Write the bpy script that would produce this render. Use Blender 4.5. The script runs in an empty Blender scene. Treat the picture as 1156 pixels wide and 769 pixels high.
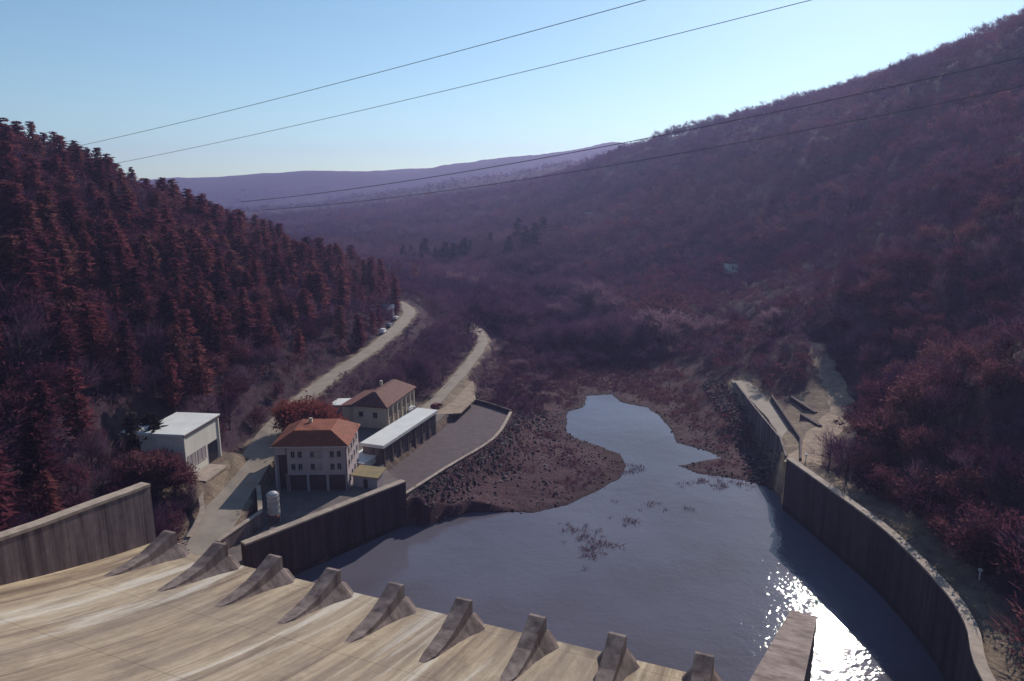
import bpy, math, random
import numpy as np
from mathutils import Vector, Matrix

SC = bpy.context.scene
COL = SC.collection
R = math.radians

# ------------------------------------------------------------------ camera, sky, sun, exposure
CAM_H, PITCH, FPX = 70.0, R(11.9), 800.0
cam = bpy.data.cameras.new('camera'); camo = bpy.data.objects.new('camera', cam); COL.objects.link(camo)
cam.sensor_width = 36; cam.lens = FPX / 1156 * 36
cam.clip_start = 0.5; cam.clip_end = 30000
camo.location = (0, 0, CAM_H); camo.rotation_euler = (R(90) - PITCH, 0, 0)
SC.camera = camo
SUN_AZ, SUN_EL = R(27), R(30)          # azimuth measured from +Y towards +X
world = bpy.data.worlds.new('World'); SC.world = world; world.use_nodes = True
wn = world.node_tree; bgn = wn.nodes['Background']
sky = wn.nodes.new('ShaderNodeTexSky'); sky.sky_type = 'NISHITA'; sky.sun_disc = False
sky.sun_elevation = SUN_EL; sky.sun_rotation = SUN_AZ; sky.altitude = 500
sky.air_density = 1.0; sky.dust_density = 0.45; sky.ozone_density = 1.2
hs = wn.nodes.new('ShaderNodeMix'); hs.data_type = 'RGBA'; hs.blend_type = 'MULTIPLY'; hs.inputs[0].default_value = 1.0
hs.inputs[7].default_value = (0.80, 1.0, 1.02, 1)          # the cooler, more cyan sky of this photograph
wn.links.new(sky.outputs[0], hs.inputs[6]); wn.links.new(hs.outputs[2], bgn.inputs[0]); bgn.inputs[1].default_value = 0.112
sun = bpy.data.lights.new('sun', 'SUN'); sun.energy = 4.8; sun.angle = R(0.5); sun.color = (1.0, 0.92, 0.82)
suno = bpy.data.objects.new('sun', sun); COL.objects.link(suno)
sd = Vector((math.sin(SUN_AZ) * math.cos(SUN_EL), math.cos(SUN_AZ) * math.cos(SUN_EL), math.sin(SUN_EL)))
suno.rotation_euler = sd.to_track_quat('Z', 'Y').to_euler(); suno.location = sd * 900
vs = SC.view_settings; vs.view_transform = 'Standard'; vs.look = 'None'; vs.exposure = 0.0; vs.gamma = 1.0
HAZE_DENSITY, HAZE_COLOR = 0.00019, (0.52, 0.52, 1.0)

# ------------------------------------------------------------------ helpers
rng = np.random.default_rng(7)
random.seed(7)
CP, SP = math.cos(PITCH), math.sin(PITCH)

def at(u, v, z):                            # a point of the photo at a known height
    a = (u - 578) / FPX; b = (384.5 - v) / FPX
    t = (z - CAM_H) / (-SP + b * CP)
    return Vector((a * t, (CP + b * SP) * t, z))
def aty(u, v, y):                           # a point of the photo at a known distance
    a = (u - 578) / FPX; b = (384.5 - v) / FPX
    t = y / (CP + b * SP)
    return Vector((a * t, y, CAM_H + (-SP + b * CP) * t))
def project(x, y, z):
    d = y * CP - (z - CAM_H) * SP; up = y * SP + (z - CAM_H) * CP
    d = np.maximum(d, 1e-3)
    return 578 + FPX * x / d, 384.5 - FPX * up / d

def tag(o, label=None, cat=None, group=None, kind=None):
    if label: o['label'] = label
    if cat: o['category'] = cat
    if group: o['group'] = group
    if kind: o['kind'] = kind
    return o
def empty(name, loc, rz=0.0):
    o = bpy.data.objects.new(name, None); COL.objects.link(o)
    o.location = loc; o.rotation_euler = (0, 0, rz); o.empty_display_size = 1
    return o
def thing(name, label, cat, loc=(0, 0, 0), rz=0.0, group=None):
    return tag(empty(name, loc, rz), label, cat, group)

class MB:
    def __init__(s): s.v = []; s.f = []
    def add(s, vs_, fs):
        n = len(s.v); s.v += [tuple(p) for p in vs_]; s.f += [tuple(i + n for i in f) for f in fs]; return s
    def box(s, x0, x1, y0, y1, z0, z1):
        return s.add([(x0,y0,z0),(x1,y0,z0),(x1,y1,z0),(x0,y1,z0),(x0,y0,z1),(x1,y0,z1),(x1,y1,z1),(x0,y1,z1)],
                     [(3,2,1,0),(4,5,6,7),(0,1,5,4),(1,2,6,5),(2,3,7,6),(3,0,4,7)])
    def prism(s, poly, z0, z1):             # poly counter-clockwise seen from above
        n = len(poly)
        z0 = z0 if hasattr(z0, '__len__') else [z0] * n; z1 = z1 if hasattr(z1, '__len__') else [z1] * n
        vs_ = [(p[0], p[1], z) for p, z in zip(poly, z0)] + [(p[0], p[1], z) for p, z in zip(poly, z1)]
        return s.add(vs_, [tuple(range(n))[::-1], tuple(range(n, 2 * n))] + [(i, (i+1) % n, n + (i+1) % n, n + i) for i in range(n)])
    def tube(s, pts, r, n=6, cap=True):
        pts = [Vector(p) for p in pts]; rs = r if hasattr(r, '__len__') else [r] * len(pts)
        rings = []
        for i, p in enumerate(pts):
            d = (pts[min(i+1, len(pts)-1)] - pts[max(i-1, 0)]).normalized()
            a = d.cross(Vector((0, 0, 1))) if abs(d.z) < .95 else d.cross(Vector((1, 0, 0)))
            a.normalize(); b = d.cross(a)
            rings.append([p + (a * math.cos(2*math.pi*k/n) + b * math.sin(2*math.pi*k/n)) * rs[i] for k in range(n)])
        vs_ = [q for r_ in rings for q in r_]
        fs = [(i*n+k, i*n+(k+1) % n, (i+1)*n+(k+1) % n, (i+1)*n+k) for i in range(len(pts)-1) for k in range(n)]
        if cap: fs += [tuple(range(n))[::-1], tuple(range((len(pts)-1)*n, len(pts)*n))]
        return s.add(vs_, fs)
    def build(s, name, mat, parent=None, smooth=False, bevel=0):
        me = bpy.data.meshes.new(name); me.from_pydata(s.v, [], s.f); me.update()
        o = bpy.data.objects.new(name, me); COL.objects.link(o)
        if mat: me.materials.append(mat)
        if parent: o.parent = parent
        if smooth: me.polygons.foreach_set('use_smooth', [True] * len(me.polygons))
        if bevel:
            b = o.modifiers.new('bevel', 'BEVEL'); b.width = bevel; b.segments = 2; b.limit_method = 'ANGLE'
        return o

def tri_mesh(name, verts, mat, attrs=None):  # loose triangles, three vertices each
    n = len(verts); me = bpy.data.meshes.new(name)
    me.vertices.add(n); me.vertices.foreach_set('co', np.ascontiguousarray(verts, dtype=np.float32).ravel())
    me.loops.add(n); me.loops.foreach_set('vertex_index', np.arange(n, dtype=np.int32))
    me.polygons.add(n // 3); me.polygons.foreach_set('loop_start', np.arange(0, n, 3, dtype=np.int32))
    for k, a in (attrs or {}).items():
        at_ = me.attributes.new(k, 'FLOAT', 'POINT'); at_.data.foreach_set('value', np.ascontiguousarray(a, dtype=np.float32))
    me.update(calc_edges=True); me.validate()
    me.materials.append(mat)
    return me
def link(name, me, parent=None):
    o = bpy.data.objects.new(name, me); COL.objects.link(o)
    if parent: o.parent = parent
    return o

# value noise
def _h(ix, iy, seed):
    n = (ix.astype(np.int64) * 374761393 + iy.astype(np.int64) * 668265263 + seed * 1274126177) & 0xffffffff
    n = ((n ^ (n >> 13)) * 1274126177) & 0xffffffff
    return ((n ^ (n >> 16)) & 0xffff) / 65535.0
def vnoise(x, y, seed=0):
    ix = np.floor(x); iy = np.floor(y); fx = x - ix; fy = y - iy
    fx = fx*fx*(3-2*fx); fy = fy*fy*(3-2*fy)
    a = _h(ix, iy, seed); b = _h(ix+1, iy, seed); c = _h(ix, iy+1, seed); d = _h(ix+1, iy+1, seed)
    return (a*(1-fx)+b*fx)*(1-fy) + (c*(1-fx)+d*fx)*fy
def fbm(x, y, seed=0, oct=4):
    r = 0; am = .5; 
    for o in range(oct):
        r = r + am * (vnoise(x, y, seed + o) - .5); x = x * 2.03 + 17; y = y * 2.03 + 5; am *= .5
    return r
def sstep(a, b, x):
    t = np.clip((x - a) / (b - a), 0, 1); return t*t*(3-2*t)
def sdf(poly, x, y):                         # signed distance, negative inside
    d = np.full(x.shape, 1e18); ins = np.zeros(x.shape, bool); n = len(poly)
    for i in range(n):
        ax, ay = poly[i][0], poly[i][1]; bx, by = poly[(i+1) % n][0], poly[(i+1) % n][1]
        ex, ey = bx-ax, by-ay; wx, wy = x-ax, y-ay
        t = np.clip((wx*ex + wy*ey) / (ex*ex + ey*ey + 1e-12), 0, 1)
        d = np.minimum(d, (wx-ex*t)**2 + (wy-ey*t)**2)
        c = ((ay <= y) != (by <= y)) & (x < (bx-ax) * (y-ay) / ((by-ay) if by != ay else 1e-9) + ax)
        ins ^= c
    d = np.sqrt(d); return np.where(ins, -d, d)
def pline(pts, x, y):                        # distance to a polyline, height along it, side (>0 is to its left)
    d = np.full(x.shape, 1e18); z = np.zeros(x.shape); sgn = np.zeros(x.shape)
    for a, b in zip(pts[:-1], pts[1:]):
        ex, ey = b[0]-a[0], b[1]-a[1]; wx, wy = x-a[0], y-a[1]
        t = np.clip((wx*ex + wy*ey) / (ex*ex + ey*ey), 0, 1)
        dd = (wx-ex*t)**2 + (wy-ey*t)**2; m = dd < d
        d = np.where(m, dd, d); z = np.where(m, a[2] + (b[2]-a[2])*t, z); sgn = np.where(m, ex*wy - ey*wx, sgn)
    return np.sqrt(d), z, sgn
def smooth_line(pts, k=6):
    pts = [Vector(p) for p in pts]; out = []
    for i in range(len(pts)-1):
        p0 = pts[max(i-1, 0)]; p1 = pts[i]; p2 = pts[i+1]; p3 = pts[min(i+2, len(pts)-1)]
        for j in range(k):
            t = j / k
            out.append(.5 * ((2*p1) + (p2-p0)*t + (2*p0-5*p1+4*p2-p3)*t*t + (3*p1-p0-3*p2+p3)*t**3))
    out.append(pts[-1]); return out

# ------------------------------------------------------------------ materials
class NT:
    def __init__(s, name):
        s.m = bpy.data.materials.new(name); s.m.use_nodes = True; s.t = s.m.node_tree; s.t.nodes.clear()
        s.out = s.n('ShaderNodeOutputMaterial')
    def n(s, typ, **kw):
        o = s.t.nodes.new(typ)
        for k, v in kw.items(): setattr(o, k, v)
        return o
    def l(s, a, b): s.t.links.new(a, b)
    def coord(s, kind='Object', scale=(1, 1, 1), rot=(0, 0, 0)):
        c = s.n('ShaderNodeTexCoord'); m = s.n('ShaderNodeMapping'); m.inputs['Scale'].default_value = scale; m.inputs['Rotation'].default_value = rot
        s.l(c.outputs[kind], m.inputs['Vector']); return m.outputs[0]
    def noise(s, vec, scale, detail=4, rough=.55, out='Fac', dist=0):
        n = s.n('ShaderNodeTexNoise'); n.inputs['Scale'].default_value = scale; n.inputs['Detail'].default_value = detail
        n.inputs['Roughness'].default_value = rough; n.inputs['Distortion'].default_value = dist
        if vec is not None: s.l(vec, n.inputs['Vector'])
        return n.outputs[out]
    def ramp(s, fac, stops):
        r = s.n('ShaderNodeValToRGB'); e = r.color_ramp.elements
        while len(e) < len(stops): e.new(.5)
        for i, (p, c) in enumerate(stops):
            e[i].position = p; e[i].color = (*c, 1) if len(c) == 3 else c
        s.l(fac, r.inputs[0]); return r.outputs[0]
    def mix(s, fac, a, b, blend='MIX'):
        m = s.n('ShaderNodeMix', data_type='RGBA', blend_type=blend)
        for sock, v in ((0, fac), (6, a), (7, b)):
            if hasattr(v, 'is_linked'): s.l(v, m.inputs[sock])
            elif sock == 0: m.inputs[0].default_value = v
            else: m.inputs[sock].default_value = (*v, 1)
        return m.outputs[2]
    def math(s, op, a, b=0.0):
        m = s.n('ShaderNodeMath', operation=op)
        for i, v in enumerate((a, b)):
            if hasattr(v, 'is_linked'): s.l(v, m.inputs[i])
            else: m.inputs[i].default_value = v
        return m.outputs[0]
    def bump(s, h, strength=.3, dist=.1):
        b = s.n('ShaderNodeBump'); b.inputs['Strength'].default_value = strength; b.inputs['Distance'].default_value = dist
        s.l(h, b.inputs['Height']); return b.outputs[0]
    def pbr(s, color, rough=.8, normal=None, metal=0, spec=.3):
        p = s.n('ShaderNodeBsdfPrincipled')
        if hasattr(color, 'is_linked'): s.l(color, p.inputs['Base Color'])
        else: p.inputs['Base Color'].default_value = (*color, 1)
        if hasattr(rough, 'is_linked'): s.l(rough, p.inputs['Roughness'])
        else: p.inputs['Roughness'].default_value = rough
        p.inputs['Metallic'].default_value = metal; p.inputs['Specular IOR Level'].default_value = spec
        if normal is not None: s.l(normal, p.inputs['Normal'])
        s.l(p.outputs[0], s.out.inputs[0]); return p

def mat_plain(name, c, rough=.75, var=.25, scale=1.2, metal=0, streak=False):
    t = NT(name); v = t.coord('Object', (1, 1, .12) if streak else (1, 1, 1))
    f = t.noise(v, scale, 6, .6)
    col = t.ramp(f, [(.25, tuple(x*(1-var) for x in c)), (.75, tuple(min(1, x*(1+var)) for x in c))])
    t.pbr(col, rough, t.bump(t.noise(t.coord(), scale*6, 4), .15, .03), metal); return t.m

def mat_chute():
    t = NT('spillway_concrete')
    v1 = t.coord('Object', (.36, .030, .02)); v2 = t.coord('Object', (1.6, .05, .05)); v3 = t.coord('Object', (.05, .03, .03))
    s1 = t.noise(v1, 1.0, 6, .6, dist=.4); s2 = t.noise(v2, 1.0, 5, .6); big = t.noise(v3, 1.0, 3, .5)
    c = t.ramp(s1, [(.28, (.15, .105, .078)), (.42, (.33, .25, .175)), (.54, (.50, .40, .27)), (.70, (.62, .52, .37))])
    c2 = t.ramp(s2, [(.32, (.45, .40, .37)), (.60, (1, 1, 1))])
    c = t.mix(.7, c, c2, 'MULTIPLY')
    blot = t.noise(t.coord('Object', (.22, .09, .09)), 1.0, 8, .7, dist=1.2)
    c = t.mix(.55, c, t.ramp(blot, [(.36, (.36, .31, .30)), (.56, (1, 1, 1))]), 'MULTIPLY')
    grey = t.ramp(big, [(.40, (0, 0, 0)), (.62, (1, 1, 1))])
    c = t.mix(t.math('MULTIPLY', grey, .45), c, (.24, .20, .17))
    wash = t.noise(t.coord('Object', (.26, .022, .03), ), 1.0, 5, .6, dist=.6)
    wm = t.ramp(wash, [(.57, (0, 0, 0)), (.66, (1, 1, 1))])
    c = t.mix(t.math('MULTIPLY', wm, .6), c, (.62, .58, .52))
    # construction joints across and along the flow
    br = t.n('ShaderNodeTexBrick'); br.offset = 0; br.inputs['Scale'].default_value = 1; br.inputs['Mortar Size'].default_value = .06
    br.inputs['Brick Width'].default_value = 10.07; br.inputs['Row Height'].default_value = 14
    br.inputs['Color1'].default_value = br.inputs['Color2'].default_value = (1, 1, 1, 1); br.inputs['Mortar'].default_value = (.35, .3, .28, 1)
    t.l(t.coord('Object'), br.inputs['Vector'])
    c = t.mix(.6, c, br.outputs[0], 'MULTIPLY')
    fine = t.noise(t.coord('Object', (2, .6, 1)), 1.5, 8, .7)
    c = t.mix(.35, c, t.ramp(fine, [(.3, (.5, .45, .42)), (.65, (1, 1, 1))]), 'MULTIPLY')
    t.pbr(c, .85, t.bump(fine, .5, .12)); return t.m

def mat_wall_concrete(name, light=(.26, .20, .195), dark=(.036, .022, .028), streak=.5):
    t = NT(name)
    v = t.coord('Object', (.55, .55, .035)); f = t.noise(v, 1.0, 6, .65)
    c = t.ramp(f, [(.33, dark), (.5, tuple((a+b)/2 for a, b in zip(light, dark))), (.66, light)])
    b = t.noise(t.coord('Object', (1, 1, 1)), .8, 7, .65)
    c = t.mix(.5, c, t.ramp(b, [(.3, (.5, .47, .46)), (.65, (1.0, 1.0, 1.0))]), 'MULTIPLY')
    # panel joints every six metres along the wall, and the tide mark above the water
    run = t.n('ShaderNodeAttribute', attribute_name='run').outputs['Fac']
    j = t.math('LESS_THAN', t.math('ABSOLUTE', t.math('SUBTRACT', t.math('FRACT', t.math('DIVIDE', run, 6.0)), .5)), .011)
    c = t.mix(t.math('MULTIPLY', j, .6), c, (.03, .022, .024))
    p = t.n('ShaderNodeNewGeometry').outputs['Position']; xyz = t.n('ShaderNodeSeparateXYZ'); t.l(p, xyz.inputs[0])
    lev = t.math('ADD', xyz.outputs['Z'], t.math('MULTIPLY', t.noise(p, .5, 4), -1.6))
    c = t.mix(t.math('MULTIPLY', t.math('LESS_THAN', lev, .35), .6), c, (.025, .020, .018))
    t.pbr(c, .88, t.bump(b, .4, .08)); return t.m

def mat_foliage(name, stops, merged, transl=.35, rough=.9):
    t = NT(name)
    if merged:
        a = t.n('ShaderNodeAttribute', attribute_name='tone'); f = a.outputs['Fac']
    else:
        f = t.n('ShaderNodeObjectInfo').outputs['Random']
    g = t.n('ShaderNodeNewGeometry'); f2 = t.math('ADD', t.math('MULTIPLY', f, .72), t.math('MULTIPLY', g.outputs['Random Per Island'], .28))
    c = t.ramp(f2, stops)
    d = t.n('ShaderNodeBsdfDiffuse'); tr = t.n('ShaderNodeBsdfTranslucent'); mx = t.n('ShaderNodeMixShader'); mx.inputs[0].default_value = transl
    t.l(c, d.inputs[0]); t.l(c, tr.inputs[0]); t.l(d.outputs[0], mx.inputs[1]); t.l(tr.outputs[0], mx.inputs[2]); t.l(mx.outputs[0], t.out.inputs[0])
    return t.m

def mat_ground():
    t = NT('ground_soil')
    p = t.n('ShaderNodeNewGeometry').outputs['Position']
    n1 = t.noise(p, .035, 6, .6); n2 = t.noise(p, .35, 6, .65); n3 = t.noise(p, 2.2, 4, .6)
    litter = t.ramp(n2, [(.3, (.018, .007, .013)), (.5, (.040, .018, .032)), (.72, (.070, .036, .048))])
    litter = t.mix(t.ramp(n1, [(.42, (0, 0, 0)), (.6, (.8, .8, .8))]), litter, (.050, .030, .042))
    gravel = t.ramp(n3, [(.3, (.040, .019, .026)), (.55, (.088, .046, .056)), (.75, (.17, .115, .12))])
    gravel = t.mix(t.ramp(n2, [(.45, (0, 0, 0)), (.62, (1, 1, 1))]), gravel, (.064, .028, .036))
    a = t.n('ShaderNodeAttribute', attribute_name='gravel')
    c = t.mix(a.outputs['Fac'], litter, gravel)
    a2 = t.n('ShaderNodeAttribute', attribute_name='bare')
    dirt = t.ramp(n2, [(.3, (.13, .095, .070)), (.7, (.30, .23, .165))])
    c = t.mix(a2.outputs['Fac'], c, dirt)
    # wet margin by the water line
    z = t.n('ShaderNodeSeparateXYZ'); t.l(p, z.inputs[0])
    wet = t.n('ShaderNodeMapRange'); wet.inputs[1].default_value = .02; wet.inputs[2].default_value = .35; wet.inputs[3].default_value = .45; wet.inputs[4].default_value = 1
    t.l(z.outputs['Z'], wet.inputs[0])
    wc = t.n('ShaderNodeCombineColor'); 
    for i in range(3): t.l(wet.outputs[0], wc.inputs[i])
    c = t.mix(1.0, c, wc.outputs[0], 'MULTIPLY')
    t.pbr(c, .95, t.bump(t.noise(p, .9, 8, .7), .9, .5), spec=.15); return t.m

def mat_water():
    t = NT('pool_water'); p = t.n('ShaderNodeNewGeometry').outputs['Position']
    n = t.noise(p, .02, 3, .5)
    c = t.ramp(n, [(.30, (.082, .066, .072)), (.46, (.108, .098, .128)), (.68, (.140, .132, .168))])
    b1 = t.noise(p, 1.1, 3, .6); b2 = t.noise(p, .22, 3, .55); calm = t.noise(p, .035, 2, .5)
    h = t.math('ADD', t.math('MULTIPLY', b1, .045), t.math('MULTIPLY', b2, .12))
    h = t.math('MULTIPLY', h, t.math('ADD', t.math('MULTIPLY', calm, 1.6), .16))
    bu = t.n('ShaderNodeBump'); bu.inputs['Strength'].default_value = 1; bu.inputs['Distance'].default_value = 1.0; t.l(h, bu.inputs['Height'])
    pr = t.pbr(c, .035, bu.outputs[0], spec=.5); pr.inputs['IOR'].default_value = 1.333
    return t.m

def mat_tiles(name, c):
    t = NT(name); v = t.coord('Object')
    w = t.n('ShaderNodeTexWave', wave_type='BANDS', bands_direction='Z'); w.inputs['Scale'].default_value = 1.6; w.inputs['Distortion'].default_value = .6
    t.l(v, w.inputs[0])
    f = t.noise(v, .9, 6, .65)
    col = t.ramp(f, [(.3, tuple(x*.55 for x in c)), (.6, c), (.8, tuple(min(1, x*1.25) for x in c))])
    col = t.mix(.35, col, t.ramp(w.outputs['Fac'], [(0, (.55, .5, .5)), (.5, (1, 1, 1))]), 'MULTIPLY')
    t.pbr(col, .8, t.bump(w.outputs['Fac'], .5, .06)); return t.m

def mat_rock():
    t = NT('riprap_rock'); g = t.n('ShaderNodeObjectInfo'); a = t.n('ShaderNodeAttribute', attribute_name='tone')
    c = t.ramp(a.outputs['Fac'], [(.1, (.030, .019, .024)), (.55, (.075, .050, .056)), (.85, (.15, .11, .11)), (1.0, (.26, .21, .20))])
    f = t.noise(t.coord('Object'), 1.6, 5, .65)
    c = t.mix(.5, c, t.ramp(f, [(.3, (.5, .5, .5)), (.65, (1, 1, 1))]), 'MULTIPLY')
    t.pbr(c, .92, t.bump(f, .4, .1)); return t.m

def mat_haze():
    t = NT('haze_air'); v = t.n('ShaderNodeVolumePrincipled')
    v.inputs['Color'].default_value = (*HAZE_COLOR, 1); v.inputs['Density'].default_value = HAZE_DENSITY; v.inputs['Anisotropy'].default_value = .35
    t.l(v.outputs[0], t.out.inputs['Volume']); return t.m

M = dict(
    chute=mat_chute(),
    tooth=mat_wall_concrete('deflector_concrete', (.30, .235, .215), (.085, .058, .056)),
    wall=mat_wall_concrete('stained_concrete'),
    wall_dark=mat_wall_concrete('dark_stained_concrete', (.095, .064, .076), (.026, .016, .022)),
    coping=mat_plain('coping_concrete', (.34, .27, .22), .85, .35, .7),
    road=mat_plain('dusty_asphalt', (.27, .225, .185), .9, .22, .25),
    dirt=mat_plain('dirt_track', (.29, .215, .16), .95, .4, .5),
    yard=mat_plain('yard_concrete', (.14, .115, .11), .9, .3, .4),
    apron=mat_plain('apron_gravel', (.105, .078, .085), .95, .22, .6),
    white=mat_plain('white_render', (.60, .57, .51), .8, .12, .5, streak=True),
    cream=mat_plain('cream_render', (.55, .47, .36), .8, .15, .5, streak=True),
    lilac=mat_plain('pale_render', (.37, .31, .335), .8, .12, .6, streak=True),
    dpanel=mat_plain('dark_panel', (.075, .05, .055), .6, .3, .8, streak=True),
    glass=mat_plain('window_glass', (.02, .02, .03), .12, .2, 1),
    frame=mat_plain('window_frame', (.30, .26, .27), .6, .1, 1),
    tiles=mat_tiles('red_roof_tiles', (.25, .068, .032)),
    tiles_old=mat_tiles('old_roof_tiles', (.17, .062, .050)),
    membrane=mat_plain('roof_membrane', (.62, .62, .60), .7, .12, .35),
    metal=mat_plain('grey_metal', (.42, .41, .43), .45, .2, 1, metal=.3),
    rust=mat_plain('rusty_steel', (.16, .06, .045), .8, .35, 2),
    bluegrey=mat_plain('blue_grey_sheet', (.17, .18, .24), .5, .15, .6),
    yellow=mat_plain('ochre_sheet', (.30, .23, .12), .8, .25, .8),
    cable=mat_plain('cable_steel', (.05, .048, .055), .6, .1, 1),
    paintw=mat_plain('white_car_paint', (.75, .75, .75), .3, .05, 1),
    paintr=mat_plain('dark_red_car_paint', (.13, .025, .03), .35, .1, 1),
    paintg=mat_plain('grey_car_paint', (.22, .22, .26), .35, .1, 1),
    tyre=mat_plain('tyre_rubber', (.02, .02, .02), .9, .1, 3),
    bark=mat_plain('tree_bark', (.085, .055, .055), .95, .35, 2),
    rock=mat_rock(),
    reed=mat_plain('dead_reed', (.07, .045, .045), .95, .4, .5),
    ground=mat_ground(), water=mat_water(), haze=mat_haze(),
)
LARCH = [(.1, (.050, .017, .032)), (.35, (.110, .033, .050)), (.6, (.175, .050, .060)), (.8, (.200, .078, .076)), (.95, (.090, .054, .046))]
OAK = [(.1, (.040, .014, .034)), (.4, (.085, .030, .056)), (.65, (.128, .046, .066)), (.95, (.180, .082, .086))]
BARE = [(.1, (.044, .020, .052)), (.5, (.088, .044, .088)), (.95, (.155, .088, .130))]
PALE = [(.1, (.150, .088, .130)), (.9, (.250, .155, .195))]
RUSSET = [(.1, (.17, .045, .045)), (.9, (.26, .080, .062))]
PINE = [(.1, (.016, .016, .016)), (.9, (.045, .036, .034))]
for nm, st, tr in (('larch', LARCH, .48), ('oak', OAK, .48), ('bare', BARE, .4), ('pine', PINE, .2), ('pale', PALE, .45), ('russet', RUSSET, .5)):
    M[nm] = mat_foliage(nm + '_foliage', st, False, tr); M[nm + '_mass'] = mat_foliage(nm + '_foliage_mass', st, True, tr)

# ------------------------------------------------------------------ plan of the valley
ROAD1 = smooth_line([at(218, 632, 8.2), at(236, 600, 8.5), at(264, 555, 9), at(287, 522, 10), at(307, 490, 11), at(332, 459, 12), at(376, 424, 13), at(431, 385, 15), at(462, 353, 16), at(447, 340, 17)])
ROAD2 = smooth_line([at(432, 492, 6.5), at(462, 472, 6.6), at(492, 452, 7), at(529, 411, 8), at(544, 388, 8.5), at(540, 374, 9), at(527, 363, 9)])
TRACK = smooth_line([at(905, 525, 10.3), at(927, 492, 10.2), at(950, 462, 11), at(940, 430, 13.5), at(927, 405, 17), at(918, 388, 20)])
CAUSEWAY = smooth_line([at(899, 512, 10), at(895, 496, 9.6), at(868, 462, 9.2), at(835, 430, 9)])
AZ = R(21.6); OX, OY = -53.0, 100.7          # spillway frame: s runs along the lip, q with the flow
def sq(s, q, z=0): return Vector((OX + s*math.cos(AZ) + q*math.sin(AZ), OY - s*math.sin(AZ) + q*math.cos(AZ), z))
def chute_z(q):
    d = np.maximum(2 - q, 0); return 14.5 + .16*d + .003*d*d
BW = [at(300, 605, 10), at(458, 543, 10)]    # left basin wall, top line
RW = smooth_line([Vector((53, 52, 12)), Vector((57, 75.4, 12)), at(1090, 705, 12), at(1060, 660, 12), at(1000, 600, 12), at(940, 555, 12), at(888, 518, 12)], 5)
POOL = [(-48.3, 112.2), (-44.2, 116.5), (-22.9, 140.9)] + [tuple(at(u, v, 0)[:2]) for u, v in ((467,589),(480,594),(500,586),(530,578),(560,577),(600,579),(640,570),(672,555),(700,540),(708,525),(700,512),(680,505),(655,497),(640,488),(640,465),(660,460),(662,447),(690,445),(702,455),(730,460),(745,470),(757,485),(765,500),(800,510),(814,517),(790,521),(765,526),(790,535),(830,541),(870,550),(884,562))] \
    + [(62.0, 149.2)] + [(p.x + 1.1, p.y) for p in RW[::-1]] + [(54, 46), (30, 40), (-70, 80)]
RBANK = [(p.x + 1.0, p.y) for p in RW] + [tuple(at(872, 480, 6)[:2]), tuple(at(836, 450, 6)[:2]), tuple(at(826, 428, 6)[:2]), (70, 240), (75, 300), (400, 400), (400, 20), (60, 20)]
PAD = [tuple(at(u, v, 6.6)[:2]) for u, v in ((470, 464), (494, 468), (520, 466), (537, 450), (534, 430), (512, 434), (484, 452))]
YARD = [(-52.3, 112), (-49.2, 111), (BW[0].x - 1.0, BW[0].y + .87), (BW[1].x - 1.0, BW[1].y + .87), (-23.5, 146), (-30.8, 157.5), (-22, 186), (-17, 206), (-22, 212), (-45, 206), (-53, 186), (-53.5, 165), (-53.5, 142), (-50.2, 129)]
APRON = [tuple(at(u, v, 4.5)[:2]) for u, v in ((457, 560), (560, 495), (579, 465), (534, 451))] + [(-19.4, 190.5), (-29.9, 158.6), (-27, 150), (-22.6, 142.6)]
CHUTE = [tuple(sq(s, q)[:2]) for s, q in ((-7, 1.5), (92, 1.5), (92, -110), (-7, -110))]

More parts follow.
